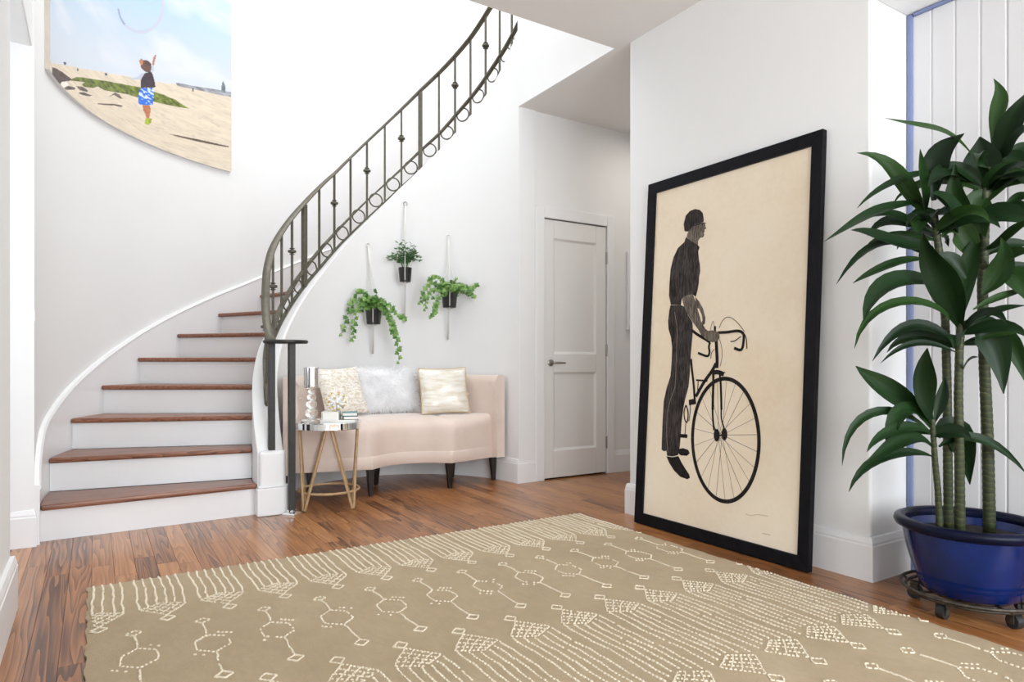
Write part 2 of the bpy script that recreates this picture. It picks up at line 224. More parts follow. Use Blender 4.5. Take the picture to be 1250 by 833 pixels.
BUBBLE = [[[0.6508,3.3207],[0.6463,3.3227],[0.642,3.3253],[0.638,3.3284],[0.6342,3.3321],[0.6307,3.3364],[0.6275,3.3412],[0.6246,3.3465],[0.6219,3.3524],[0.6196,3.3588],[0.6175,3.3657],[0.6158,3.3731],[0.6144,3.3809],[0.6134,3.3892]],[[0.8151,3.5261],[0.8065,3.4973],[0.7965,3.4694],[0.7852,3.4428],[0.7729,3.418],[0.7597,3.3954],[0.7459,3.3752],[0.7317,3.3577],[0.7173,3.3433],[0.7029,3.332],[0.6888,3.324],[0.6753,3.3195],[0.6625,3.3184],[0.6508,3.3207]],[[0.8086,3.7533],[0.8151,3.7452],[0.8207,3.7349],[0.8253,3.7225],[0.829,3.7082],[0.8316,3.6921],[0.8332,3.6745],[0.8337,3.6556],[0.8332,3.6355],[0.8316,3.6145],[0.829,3.5929],[0.8253,3.5707],[0.8207,3.5484],[0.8151,3.5261]]]
LEAVES = [[[[2.761,1.182,1.688],[2.605,1.184,1.73],[2.445,1.189,1.731],[2.24,1.219,1.731]],0.032,"B"],[[[2.617,1.273,1.463],[2.526,1.291,1.546],[2.426,1.314,1.626],[2.303,1.352,1.66]],0.06,"B"],[[[2.637,1.26,1.615],[2.534,1.275,1.597],[2.403,1.308,1.544],[2.276,1.336,1.455]],0.03,"B"],[[[2.642,1.256,1.515],[2.614,1.235,1.627],[2.609,1.199,1.685],[2.626,1.147,1.729]],0.084,"B"],[[[2.617,1.273,1.475],[2.533,1.238,1.526],[2.448,1.204,1.573],[2.362,1.167,1.634]],0.049,"B"],[[[2.622,1.269,1.512],[2.4,1.292,1.467],[2.217,1.29,1.402],[2.018,1.295,1.307]],0.037,"B"],[[[2.617,1.273,1.42],[2.523,1.298,1.438],[2.443,1.315,1.45],[2.344,1.343,1.429]],0.039,"B"],[[[2.642,1.256,1.341],[2.452,1.262,1.33],[2.269,1.263,1.344],[2.1,1.252,1.346]],0.057,"B"],[[[2.617,1.273,1.332],[2.44,1.284,1.338],[2.269,1.291,1.303],[2.093,1.299,1.173]],0.04,"B"],[[[2.63,1.264,1.286],[2.498,1.285,1.284],[2.358,1.312,1.241],[2.234,1.326,1.188]],0.032,"B"],[[[2.642,1.256,1.335],[2.591,1.274,1.333],[2.535,1.295,1.352],[2.476,1.317,1.382]],0.051,"B"],[[[2.648,1.253,1.475],[2.594,1.267,1.459],[2.561,1.268,1.425],[2.542,1.259,1.38]],0.066,"B"],[[[2.725,1.169,1.576],[2.608,1.185,1.59],[2.518,1.184,1.567],[2.436,1.177,1.519]],0.05,"D"],[[[2.626,1.161,1.052],[2.662,1.161,1.187],[2.702,1.159,1.293],[2.757,1.148,1.399]],0.062,"C"],[[[2.628,1.159,1.032],[2.513,1.147,1.148],[2.392,1.137,1.237],[2.283,1.118,1.333]],0.09,"C"],[[[2.571,1.195,1.19],[2.393,1.204,1.197],[2.217,1.212,1.159],[2.074,1.196,1.042]],0.075,"C"],[[[2.608,1.172,1.052],[2.415,1.188,1.118],[2.206,1.214,1.088],[2.043,1.207,0.956]],0.036,"C"],[[[2.611,1.17,0.979],[2.525,1.214,1.037],[2.43,1.264,1.028],[2.335,1.314,0.917]],0.044,"C"],[[[2.611,1.17,0.95],[2.527,1.215,0.979],[2.445,1.258,0.97],[2.364,1.301,0.909]],0.026,"C"],[[[2.636,1.154,1.023],[2.66,1.112,1.031],[2.68,1.073,0.963],[2.678,1.047,0.803]],0.098,"C"],[[[2.695,1.117,1.044],[2.715,1.069,1.013],[2.724,1.028,0.949],[2.723,0.991,0.824]],0.058,"C"],[[[2.636,1.154,0.885],[2.583,1.121,0.911],[2.534,1.085,0.925],[2.488,1.045,0.93]],0.02,"C"],[[[2.646,1.148,0.988],[2.659,1.089,1.001],[2.67,1.032,1.013],[2.685,0.97,1.02]],0.017,"C"],[[[2.794,1.126,1.709],[2.819,1.123,1.827],[2.843,1.122,1.898],[2.835,1.14,1.97]],0.048,"D"],[[[2.809,1.116,1.673],[2.784,1.081,1.733],[2.762,1.042,1.79],[2.758,0.992,1.865]],0.07,"D"],[[[2.814,1.113,1.658],[2.779,1.061,1.688],[2.733,1.017,1.711],[2.702,0.96,1.725]],0.049,"D"],[[[2.819,1.11,1.643],[2.85,1.075,1.684],[2.864,1.05,1.694],[2.888,1.019,1.708]],0.042,"D"],[[[2.796,1.124,1.658],[2.819,1.076,1.649],[2.822,1.04,1.596],[2.831,0.999,1.506]],0.071,"D"],[[[2.771,1.14,1.537],[2.775,1.15,1.616],[2.784,1.156,1.679],[2.789,1.166,1.753]],0.109,"D"],[[[2.771,1.14,1.534],[2.733,1.101,1.583],[2.729,1.042,1.594],[2.73,0.977,1.578]],0.052,"D"],[[[2.781,1.134,1.534],[2.777,1.085,1.565],[2.763,1.043,1.57],[2.769,0.986,1.569]],0.041,"D"],[[[2.74,1.195,1.463],[2.761,1.155,1.509],[2.795,1.106,1.563],[2.853,1.041,1.595]],0.078,"B"],[[[2.829,1.103,1.492],[2.839,1.071,1.508],[2.838,1.046,1.511],[2.845,1.014,1.514]],0.036,"D"],[[[2.829,1.103,1.486],[2.834,1.074,1.481],[2.833,1.049,1.464],[2.84,1.017,1.441]],0.045,"D"],[[[2.725,1.169,1.426],[2.723,1.108,1.438],[2.722,1.047,1.432],[2.735,0.974,1.381]],0.079,"D"],[[[2.763,1.145,1.327],[2.73,1.075,1.34],[2.683,1.012,1.365],[2.64,0.945,1.387]],0.054,"D"],[[[2.776,1.137,1.306],[2.804,1.104,1.333],[2.834,1.069,1.343],[2.873,1.029,1.341]],0.042,"D"],[[[2.773,1.139,1.257],[2.739,1.078,1.277],[2.706,1.016,1.289],[2.669,0.955,1.285]],0.049,"D"],[[[2.776,1.137,1.2],[2.804,1.104,1.241],[2.839,1.066,1.26],[2.881,1.024,1.258]],0.042,"D"],[[[2.794,1.126,1.236],[2.808,1.072,1.222],[2.806,1.029,1.177],[2.791,0.992,1.092]],0.076,"D"],[[[2.665,1.136,1.102],[2.733,1.101,1.138],[2.798,1.068,1.162],[2.868,1.032,1.181]],0.027,"C"],[[[2.658,1.14,1.052],[2.681,1.085,1.088],[2.69,1.039,1.102],[2.701,0.99,1.108]],0.026,"C"],[[[2.753,1.151,1.39],[2.736,1.193,1.407],[2.713,1.238,1.418],[2.686,1.286,1.418]],0.046,"D"],[[[2.722,1.171,1.417],[2.673,1.182,1.473],[2.64,1.183,1.529],[2.621,1.174,1.627]],0.065,"D"],[[[2.733,1.2,1.378],[2.65,1.19,1.451],[2.555,1.188,1.489],[2.473,1.176,1.496]],0.077,"B"],[[[2.738,1.161,1.282],[2.717,1.179,1.358],[2.683,1.205,1.404],[2.649,1.231,1.374]],0.078,"D"],[[[2.763,1.145,1.342],[2.734,1.159,1.431],[2.742,1.15,1.505],[2.789,1.116,1.52]],0.09,"D"],[[[2.646,1.148,1.214],[2.606,1.17,1.266],[2.566,1.193,1.278],[2.514,1.222,1.257]],0.059,"C"],[[[2.695,1.117,1.155],[2.701,1.081,1.21],[2.694,1.053,1.27],[2.655,1.045,1.345]],0.069,"C"],[[[2.563,1.224,0.69],[2.48,1.212,0.79],[2.42,1.185,0.878],[2.373,1.149,0.961]],0.074,"A"],[[[2.543,1.237,0.722],[2.45,1.275,0.782],[2.359,1.313,0.838],[2.279,1.343,0.9]],0.076,"A"],[[[2.568,1.221,0.692],[2.586,1.207,0.758],[2.594,1.2,0.808],[2.595,1.198,0.861]],0.038,"A"],[[[2.558,1.227,0.678],[2.454,1.243,0.746],[2.363,1.252,0.706],[2.305,1.238,0.58]],0.055,"A"],[[[2.555,1.229,0.663],[2.417,1.286,0.736],[2.289,1.338,0.703],[2.216,1.354,0.55]],0.032,"A"],[[[2.563,1.224,0.607],[2.421,1.218,0.648],[2.279,1.213,0.63],[2.12,1.214,0.59]],0.056,"A"],[[[2.558,1.227,0.654],[2.417,1.23,0.685],[2.271,1.236,0.669],[2.146,1.226,0.618]],0.037,"A"],[[[2.565,1.222,0.571],[2.383,1.226,0.599],[2.194,1.235,0.578],[2.035,1.221,0.499]],0.036,"A"],[[[2.575,1.216,0.669],[2.658,1.202,0.675],[2.729,1.195,0.602],[2.786,1.198,0.453]],0.082,"A"],[[[2.583,1.211,0.607],[2.648,1.17,0.639],[2.743,1.111,0.619],[2.853,1.041,0.506]],0.038,"A"]]
STEMS = {"A":[[2.585,1.21,0.323],[2.58,1.213,0.447],[2.57,1.219,0.565],[2.565,1.222,0.654],[2.563,1.224,0.707]],"B":[[2.722,1.242,0.304],[2.719,1.244,0.551],[2.705,1.24,0.829],[2.689,1.239,1.074],[2.663,1.243,1.286],[2.642,1.256,1.463]],"C":[[2.626,1.161,0.327],[2.623,1.162,0.568],[2.621,1.164,0.803],[2.623,1.162,0.95],[2.628,1.159,1.052]],"D":[[2.806,1.142,0.314],[2.801,1.145,0.617],[2.78,1.147,0.89],[2.772,1.151,1.192],[2.768,1.142,1.432],[2.773,1.139,1.628]]}
STEM_R = {"A":0.014,"B":0.02,"C":0.0205,"D":0.027}
VINES = {"P1":[[[1.817,5.0,1.433],[1.736,5.051,1.413],[1.682,5.085,1.317],[1.638,5.112,1.138]],[[1.783,4.997,1.392],[1.74,5.025,1.348],[1.713,5.042,1.22],[1.708,5.045,1.098]],[[1.807,5.006,1.445],[1.763,5.034,1.497],[1.741,5.047,1.471],[1.698,5.075,1.381]],[[1.872,4.965,1.394],[1.937,4.925,1.33],[1.969,4.904,1.24],[1.98,4.897,1.157]],[[1.883,4.959,1.407],[1.959,4.911,1.368],[2.013,4.877,1.292],[2.062,4.846,1.259]],[[1.899,4.948,1.368],[1.969,4.904,1.253],[2.007,4.88,1.112],[2.018,4.873,0.92]],[[1.906,4.967,1.37],[1.955,4.937,1.267],[2.01,4.902,1.158],[2.021,4.895,0.997]]],"P3":[[[2.328,4.738,1.515],[2.257,4.782,1.561],[2.208,4.813,1.502],[2.18,4.831,1.386]],[[2.315,4.711,1.486],[2.244,4.755,1.499],[2.206,4.779,1.435],[2.2,4.782,1.332]],[[2.356,4.72,1.528],[2.312,4.748,1.593],[2.273,4.772,1.606],[2.241,4.793,1.567]],[[2.394,4.696,1.515],[2.449,4.662,1.548],[2.504,4.627,1.515],[2.547,4.6,1.438]],[[2.399,4.693,1.502],[2.465,4.651,1.515],[2.52,4.617,1.502],[2.558,4.593,1.541]],[[2.295,4.699,1.445],[2.263,4.72,1.381],[2.257,4.723,1.317],[2.23,4.74,1.279]]]}

# ================================================================== SETTING
WX, PY, DY, CZ = 2.745, 1.552, 4.235, 2.85      # picture wall, pier face, door wall, ceiling height
# floor: sub-floor slab plus oak planks running in depth
fl = struct('floor', MB().box(-1.6, 4.6, -2.6, 6.6, -.06, -.012), M_SEAM)
PW = .083
plank_mesh = {}
def plank(x, y0, y1):
    L = round((y1-y0)/.05)*.05
    if L not in plank_mesh:
        mb = MB().box(-PW/2+.0006, PW/2-.0006, .0006, L-.0006, -.012, 0)
        me = bpy.data.meshes.new('plank'); me.from_pydata(mb.v, [], mb.f); me.materials.append(M_OAK); plank_mesh[L] = me
    o = bpy.data.objects.new('plank', plank_mesh[L]); COL.objects.link(o); o.parent = fl; o.location = (x, y0, 0)
x = -.30; r_i = 0
while x < 4.3:
    y = .55 - random.choice([0, .2, .4, .6, .3]); end = 4.25 if x < .7 or x > 2.9 else 5.15
    while y < end-.05:
        L = random.choice([.7, .85, 1.0, 1.15, 1.3, 1.5, 1.8]); L = min(L, math.ceil((end-y)/.05)*.05)
        if end-(y+L) < .3: L = math.ceil((end-y)/.05)*.05
        plank(x, y, y+L); y += L
    x += PW; r_i += 1
fl2 = MB().box(-1.5, 4.5, -2.5, .0, -.012, -.001)
for k in range(int(6/PW)): pass
obj('plank_field', fl2, M_OAK, fl, kind='stuff')
obj('plank_field', MB().box(-1.5, -.345, 0, 4.2, -.012, -.001), M_OAK, fl, kind='stuff')

# ceilings
struct('ceiling', MB().box(-.25, 4.55, -2.6, 3.03, CZ, CZ+.12).box(-.25, 2.7305, 3.03, 3.13, CZ, CZ+.12).box(2.73, 4.55, 3.03, DY, CZ, CZ+.12), M_CEIL)
# near left wall, passage header, stub wall, passage
struct('wall_left', MB().box(-.42, -.262, -2.6, 3.05, 0, 2.86).box(-.42, -.262, 3.05, 4.06, 2.48, 5.6).box(-1.5, -.262, 4.06, 4.16, 0, 5.6)
       .box(-1.6, -1.5, 2.5, 4.2, 0, 2.5).box(-1.5, -.42, 2.95, 3.05, 0, 2.5).box(-1.5, -.42, 3.05, 4.06, 2.48, 2.58), M_WALL, bevel=.006)
# picture wall with pier, niche wall, back wall
struct('wall_right', MB().box(WX, 3.16, PY, 3.03, 0, CZ+.01), M_WALL, bevel=.012, seg=4)
struct('wall_niche', MB().box(3.06, 3.16, -2.6, PY, 0, CZ).box(WX, 3.06, -2.6, PY-.002, 2.44, CZ), M_WALL)
struct('wall_front', MB().box(-.4, 3.1, -2.7, -2.6, 0, CZ), M_WALL)
struct('wall_back', MB().box(2.76, 2.945, DY, DY+.12, 0, CZ).box(3.579, 4.55, DY, DY+.12, 0, CZ).box(2.945, 3.579, DY, DY+.12, 2.04, CZ), M_WALL)
struct('wall_hall', MB().box(4.5, 4.6, 2.9, DY+.1, 0, CZ).box(3.16, 4.5, 2.93, 3.03, 0, CZ), M_WALL)
struct('wall_header', MB().box(2.712, 2.7295, 3.131, DY, CZ-.0005, 2.98).box(2.712, 2.86, 3.131, DY, 2.98, 3.58), M_WALL)
struct('wall_stairwell', MB().box(-.4, 4.2, 3.01, 3.13, CZ+.1, 5.6), M_WALL)
struct('ceiling_stairwell', MB().box(-.6, 4.4, 3.0, 6.6, 5.6, 5.7), M_CEIL)

# outer stair wall: arc of a cylinder
OX, OY, RO = 1.844, 4.222, 2.103
def oc(th, r, z): return (OX-r*math.cos(th), OY+r*math.sin(th), z)
N = 64; ths = [-.079+(PI+.15)*i/N for i in range(N+1)]
mb = MB(); mb.grid([[oc(t, RO, 0), oc(t, RO, 5.6), oc(t, RO+.12, 5.6), oc(t, RO+.12, 0)] for t in ths], False, True); mb.f.append((0, 1, 2, 3)); mb.f.append((N*4, N*4+1, N*4+2, N*4+3))
o = struct('wall_stair', mb, M_WALL, smooth=True, angle=40)

# inner curved wall: stair side outside, alcove inside
CX, CY, RX, RY = 1.845, 4.222, .87, .93
def ie(ph, off, z): return (CX-(RX+off)*math.cos(ph), CY+(RY+off)*math.sin(ph), z)
STR = [(-.06, .52), (.0, .56), (.2, .74), (.475, 1.013), (.583, 1.095), (.781, 1.273), (.955, 1.436), (1.171, 1.640), (1.358, 1.835), (1.59, 2.060), (1.886, 2.340), (2.095, 2.525), (2.252, 2.66), (2.417, 2.80), (2.586, 2.94), (2.738, 3.065), (2.914, 3.225), (3.051, 3.37), (3.141, 3.46)]
mb = MB(); rows = []
for i in range(73):
    ph = -.045+(PI+.045)*i/72; z = lerp(STR, ph); b = .012
    if ph < .12: z = .385+(z-.385)*max(0, (ph+.045)/.165)**.6
    rows.append([ie(ph, 0, 0), ie(ph, 0, z-b), ie(ph, b, z), ie(ph, .15-b, z), ie(ph, .15, z-b), ie(ph, .15, 0)])
mb.grid(rows, False, True); mb.f.append((0, 1, 2, 3, 4, 5)); m_ = 72*6; mb.f.append((m_+5, m_+4, m_+3, m_+2, m_+1, m_))
struct('wall_inner', mb, M_WALL, smooth=True, angle=35)

# newel plinth at the foot of the inner wall
o = struct('trim_1', MB().box(.832, .985, 4.128, 4.26, 0, .385), M_TRIM, bevel=.02, seg=3)
struct('trim_2', MB().box(.814, 1.003, 4.112, 4.25, 0, .165).box(.82, .997, 4.118, 4.25, .165, .178), M_TRIM, bevel=.006)

# baseboards
def base(name, pts, closed=False, t=.016, hgt=.165):
    mb = MB(); prof = [(0, 0), (t, 0), (t, hgt-.02), (t-.003, hgt-.014), (t-.003, hgt-.006), (t-.009, hgt+.016), (0, hgt+.018)]
    P = [Vector((*p, 0)) for p in pts]; rows = []
    for i, p in enumerate(P):
        a = (P[i]-P[i-1]).normalized() if i else None; b = (P[i+1]-P[i]).normalized() if i < len(P)-1 else None
        na = Vector((a.y, -a.x, 0)) if a else None; nb = Vector((b.y, -b.x, 0)) if b else None
        if na is None: nn = nb
        elif nb is None: nn = na
        else:
            nn = (na+nb).normalized(); nn = nn/max(nn.dot(na), .3)
        rows.append([tuple(p+nn*u+Vector((0, 0, z))) for u, z in prof])
    o0 = len(mb.v); mb.grid(rows, False, True); k = len(prof)
    mb.f.append(tuple(range(o0, o0+k))); mb.f.append(tuple(range(o0+(len(rows)-1)*k, o0+len(rows)*k))[::-1])
    return struct(name, mb, M_TRIM)
base('baseboard_left', [(-.262, -2.5), (-.262, 3.05), (-.42, 3.05)], t=.022, hgt=.18)
base('baseboard_stub', [(-.42, 4.06), (-.262, 4.06), (-.262, 4.10)], t=.02)
base('baseboard_right', [(3.05, 3.03), (WX, 3.03), (WX, PY), (3.03, PY)][::1], t=.02)
bpts = [tuple(ie(ph, 0, 0)[:2]) for ph in np.linspace(.03, PI-.02, 40)]
base('baseboard_alcove', bpts + [(2.715, DY-.002), (2.866, DY-.002)], t=.016)
base('baseboard_back', [(3.658, DY-.001), (4.49, DY-.001)], t=.016)

# panelled niche wall: vertical boards, strips coloured like a blue-lit shadow gap at the edges
wp = struct('wall_panelling', MB().box(3.0375, 3.06, -.6, PY, 0, 2.44), M_PANEL)
BW = .0925; y = PY-.008
bm_ = MB().box(-.012, .003, -BW/2+.003, BW/2-.003, 0, 2.425)
me = None
for k in range(22):
    yc = y-BW*(k+.5)
    if me is None:
        b0 = obj('board', MB().box(3.033, 3.048, yc-BW/2+.0016, yc+BW/2-.0016, .012, 2.425), M_PANEL, wp, bevel=.005, origin=(3.04, yc, 0)); me = b0
    else:
        c = me.copy(); COL.objects.link(c); c.parent = wp; c.location = (3.04, yc, 0)
struct('gap_light_strip', MB().box(3.022, 3.045, PY-.026, PY-.001, 0, 2.438).box(3.018, 3.045, -.6, PY-.028, 2.424, 2.438), M_BLUE, bevel=.008)

# closet door: slab with two recessed panels, casing, lever, hinges
DX0, DX1, DZ = 2.950, 3.574, 2.03
struct('trim_4', MB().box(2.866, 2.946, DY-.022, DY, 0, 2.125).box(3.578, 3.656, DY-.022, DY, 0, 2.125).box(2.9461, 3.5779, DY-.022, DY, 2.038, 2.125)
       .box(2.935, 2.946, DY-.012, DY+.09, 0, 2.04).box(3.578, 3.588, DY-.012, DY+.09, 0, 2.04), M_TRIM, bevel=.004)
def frame_rect(mb, x0, x1, z0, z1, X0, X1, Z0, Z1, ya, yb): pass
door = obj('door_1', MB().box(DX0, DX1, DY+.006, DY+.040, .012, DZ), M_DOOR, kind='structure')
pz = [(.225, .836), (.984, 1.885)]; px0, px1 = 3.043, 3.468
fy0, fy1 = DY-.008, DY+.0055
obj('stile', MB().box(DX0, px0, fy0, fy1, .012, DZ), M_DOOR, door, bevel=.004)
obj('stile', MB().box(px1, DX1, fy0, fy1, .012, DZ), M_DOOR, door, bevel=.004)
for z0, z1 in ((.012, .225), (.836, .984), (1.885, DZ)): obj('rail', MB().box(px0, px1, fy0, fy1, z0, z1), M_DOOR, door, bevel=.004)
for z0, z1 in pz:
    mb = MB(); rows = []
    for ins, yy in ((0, fy0+.003), (.008, fy0+.008), (.016, fy1-.001), (.03, fy1-.001)):
        rows.append([(px0+ins, yy, z0+ins), (px1-ins, yy, z0+ins), (px1-ins, yy, z1-ins), (px0+ins, yy, z1-ins)])
    mb.grid(rows, False, True); m_ = len(mb.v)-4; mb.f.append((m_, m_+1, m_+2, m_+3))
    obj('panel', mb, M_DOOR, door)
mb = MB(); rows = [[(3.012+r*math.cos(a), fy0-d, .913+r*math.sin(a)) for a in np.linspace(0, 2*PI, 25)[:-1]] for r, d in ((.027, 0), (.027, .006), (.022, .009), (.010, .011), (.009, .04))]
mb.grid(rows, False, True); mb.f.append(tuple(range(96, 120)))
hd = obj('door_handle', mb, M_STEEL, door, smooth=True, angle=40, label='brushed metal lever handle')
obj('lever', MB().tube([(3.005, fy0-.045, .913), (3.03, fy0-.047, .914), (3.08, fy0-.046, .913), (3.125, fy0-.043, .911)], [.009, .009, .0075, .006], 10), M_STEEL, hd, smooth=True)
for zz in (.258, 1.015, 1.775): obj('hinge', MB().box(3.570, 3.584, fy0-.006, fy0+.004, zz-.048, zz+.048).tube([(3.577, fy0-.007, zz-.05), (3.577, fy0-.007, zz+.05)], .006, 8), M_STEEL, door)
# framed white panel beyond the door
t = thing('wall_frame', MB().box(3.80, 4.25, DY-.03, DY, 1.19, 1.22).box(3.80, 4.25, DY-.03, DY, 1.82, 1.85).box(3.80, 3.835, DY-.03, DY, 1.22, 1.82).box(4.215, 4.25, DY-.03, DY, 1.22, 1.82), M_TRIM, 'slim white frame on the hall wall right of the closet door', 'frame', bevel=.003)
obj('back_panel', MB().box(3.835, 4.215, DY-.01, DY-.001, 1.22, 1.82), M_DOOR, t)
# light switch on the stair wall
t = thing('light_switch', MB().box(-.262, -.256, 4.066, 4.076+.06, 1.09, 1.205), M_TRIM, 'white light switch plate on the far left wall beside the stairs', 'switch', bevel=.002)
obj('toggle', MB().box(-.256, -.252, 4.09, 4.11, 1.12, 1.175), M_TRIM, t)

# ================================================================== STAIRCASE
R, STEP, P0 = .19, .1906, -.055
NS = 17
st = empty('staircase', (.28, 4.15, 0), 'curved white staircase with brown oak treads rising along the round wall', 'staircase')
def icurve(th, off):
    # point where the outer-centred ray at angle th meets the inner wall's stair face (offset ellipse)
    rx, ry = RX+off, RY+off; dx, dy = -math.cos(th), math.sin(th); ox, oy = OX-CX, OY-CY
    a = (dx/rx)**2+(dy/ry)**2; b = 2*(ox*dx/rx**2+oy*dy/ry**2); c = (ox/rx)**2+(oy/ry)**2-1
    d = (-b+math.sqrt(b*b-4*a*c))/(2*a); return d
def rib(th, r_in, r_out, n=10): return [(r_out+(r_in-r_out)*i/n) for i in range(n+1)]
for k in range(NS):
    t0 = P0+STEP*k; t1 = t0+STEP; z1 = R*(k+1)
    ro = RO-.024; n = 6
    ri0 = icurve(max(t0, .0), .152); ri1 = icurve(t1, .152)
    nose = .032
    def front(rr, s): # offset the radial line towards the lower steps by s
        dx, dy = -math.cos(t0), math.sin(t0); return (OX+dx*rr-s*math.sin(t0), OY+dy*rr-s*math.cos(t0))
    a, b = front(ro, 0), front(ri0, 0)
    # tread: front corners with nosing, back edge along the next riser
    t1b = t1+.012
    bo, bi = (OX-ro*math.cos(t1b), OY+ro*math.sin(t1b)), (OX-ri1*math.cos(t1b), OY+ri1*math.sin(t1b))
    outer = [(OX-ro*math.cos(t), OY+ro*math.sin(t)) for t in np.linspace(t0, t1b, 5)]
    inner = [(OX-icurve(max(t, 0), .152)*math.cos(t), OY+icurve(max(t, 0), .152)*math.sin(t)) for t in np.linspace(t0, t1b, 5)]
    poly = outer+inner[::-1]
    rows_p = poly
    mb = MB(); mb.prism(rows_p, lambda u, v, ww: (u, v, z1-.03+ww), .03)
    obj('tread', mb, M_TREAD, st, bevel=.011, seg=3, origin=(a[0], a[1], z1))
    # riser set back under the nosing
    def back(p, s): return (p[0]+s*math.sin(t0), p[1]+s*math.cos(t0))
    q = [back(a, nose), back(b, nose), back(b, nose+.018), back(a, nose+.018)]
    obj('riser', MB().prism(q, lambda u, v, ww: (u, v, z1-R+ww), R-.03), M_TRIM, st)
# skirt board following the outer wall
SK = [(-.07, .30), (-.03, .375), (.02, .455), (.097, .561), (.219, .652), (.34, .760), (.465, .872), (.608, 1.012), (.771, 1.178), (.925, 1.332), (1.075, 1.478), (1.223, 1.618), (1.293, 1.69)]
mb = MB(); rows = []
for t in np.linspace(-.073, 3.05, 60):
    z = lerp(SK, t); zb = max(0, z-.75)
    rows.append([oc(t, RO-.0225, zb), oc(t, RO-.0225, z-.018), oc(t, RO-.028, z-.012), oc(t, RO-.020, z+.004), oc(t, RO+.002, z+.006), oc(t, RO+.002, zb)])
mb.grid(rows, False, True); mb.f.append((0, 1, 2, 3, 4, 5))
struct('trim_5', mb, M_TRIM, smooth=True, angle=30)

# ================================================================== RAILING
rl = empty('stair_railing', (.95, 4.15, .385), 'bronze wrought iron railing with rings curving up the stairs', 'railing')
ROFF = .07
RAIL = [(-.12, 1.035), (-.02, 1.065), (.08, 1.15), (.2, 1.285), (.337, 1.50), (.5, 1.675), (.69, 1.840), (.98, 2.098), (1.235, 2.339), (1.315, 2.410), (1.611, 2.717), (1.913, 3.022), (2.077, 3.185), (2.244, 3.332), (2.385, 3.456), (2.528, 3.585), (2.713, 3.775), (3.11, 4.15)]
def rail_z(ph): return lerp(RAIL, ph)
SEC = [(-.05, .64), (.2, .90), (.557, 1.17), (.695, 1.310), (.993, 1.608), (1.59, 2.215), (2.075, 2.679), (2.25, 2.825), (2.40, 2.972), (2.60, 3.15), (2.742, 3.285), (3.103, 3.60)]
def sec_z(ph): return lerp(SEC, ph)
phs = np.linspace(-.05, 3.10, 90)
mb = MB(); rows = []
for ph in phs:
    z = rail_z(ph); p = lambda o_, dz: ie(ph, ROFF+o_, z+dz)
    rows.append([p(-.024, -.012), p(-.026, 0), p(-.016, .012), p(0, .015), p(.016, .012), p(.026, 0), p(.024, -.012), p(0, -.016)])
mb.grid(rows, False, True)
# close the lower end onto the volute
mb.f.append(tuple(range(8)))
obj('handrail', mb, M_IRON, rl, smooth=True, angle=50)
mb = MB().bar([ie(ph, ROFF, sec_z(ph)) for ph in phs], .018, .006); obj('lower_rail', mb, M_IRON, rl)
mb = MB().bar([ie(ph, ROFF, lerp(STR, ph)+.012) for ph in phs[4:]], .013, .006); obj('bottom_rail', mb, M_IRON, rl)
PHS = [(.09, 0), (.242, 1), (.395, 0), (.539, 1), (.700, 0), (.850, 1), (1.0, 2), (1.162, 0), (1.312, 1), (1.464, 0), (1.612, 1), (1.769, 0), (1.913, 1), (2.077, 2), (2.241, 0), (2.385, 1), (2.528, 0), (2.675, 1), (2.82, 0), (2.955, 1), (3.092, 2)]
for i, (ph, kd) in enumerate(PHS):
    z0 = lerp(STR, ph)+.0; z1 = rail_z(ph)-.012; hw = {0: .0075, 1: .0075, 2: .017}[kd]
    c = ie(ph, ROFF, 0); ta = (math.sin(ph), math.cos(ph)); T_ = Vector((ta[0], ta[1], 0)).normalized(); Nn = Vector((-T_.y, T_.x, 0))
    zt = (z0+z1)/2
    nm = 'post' if kd == 2 else 'baluster'
    bl = obj(nm, MB().obox((c[0], c[1], zt), T_*hw, Nn*hw, Vector((0, 0, (z1-z0)/2))), M_IRON, rl, bevel=.0015, seg=1)
    if kd == 1:
        zk = sec_z(ph)+(z1-sec_z(ph))*.52
        obj('knuckle', MB().lathe([(.010, -.026), (.021, -.022), (.011, -.017), (.011, -.013), (.028, -.008), (.031, 0), (.028, .008), (.011, .013), (.011, .017), (.021, .022), (.010, .026)], (c[0], c[1], zk), 14), M_IRON, bl, smooth=True, angle=50)
for i in range(len(PHS)-1):
    pm = (PHS[i][0]+PHS[i+1][0])/2; zc = (sec_z(pm)+lerp(STR, pm)+.012)/2; rr = min((sec_z(pm)-lerp(STR, pm)-.02)/2*.86, .053)
    if i == 0: rr = min(rr, .045)
    c = Vector(ie(pm, ROFF, zc)); e = .01; T_ = (Vector(ie(pm+e, ROFF, zc))-Vector(ie(pm-e, ROFF, zc))).normalized()
    zc2 = sec_z(pm)-.006-rr-.004
    c.z = zc2
    mb = MB().tube([c+T_*rr*math.cos(a)+Vector((0, 0, rr*math.sin(a))) for a in np.linspace(0, 2*PI, 29)[:-1]], .0058, 6, closed=True)
    obj('ring', mb, M_IRON, rl, smooth=True)
# newel: two square posts under a round iron volute plate
obj('newel_post', MB().obox((.905, 4.168, (.385+1.03)/2), (.0185, 0, 0), (0, .0185, 0), (0, 0, (1.03-.385)/2)), M_IRON2, rl, bevel=.002)
np2 = obj('newel_post', MB().obox((1.0, 4.071, .525), (.019, 0, 0), (0, .019, 0), (0, 0, .505)), M_IRON2, rl, bevel=.002)
obj('foot_plate', MB().lathe([(.001, .0), (.058, 0), (.058, .010), (.050, .016), (.034, .020), (.030, .030), (.026, .033)], (1.0, 4.071, .0), 4), M_CHROME, np2, label='bright metal foot plate')
mb = MB().lathe([(.02, 0), (.124, 0), (.130, .006), (.130, .014), (.124, .020), (.02, .021)], (.975, 4.110, 1.028), 40); obj('volute_plate', mb, M_IRON2, rl, smooth=True, angle=40)

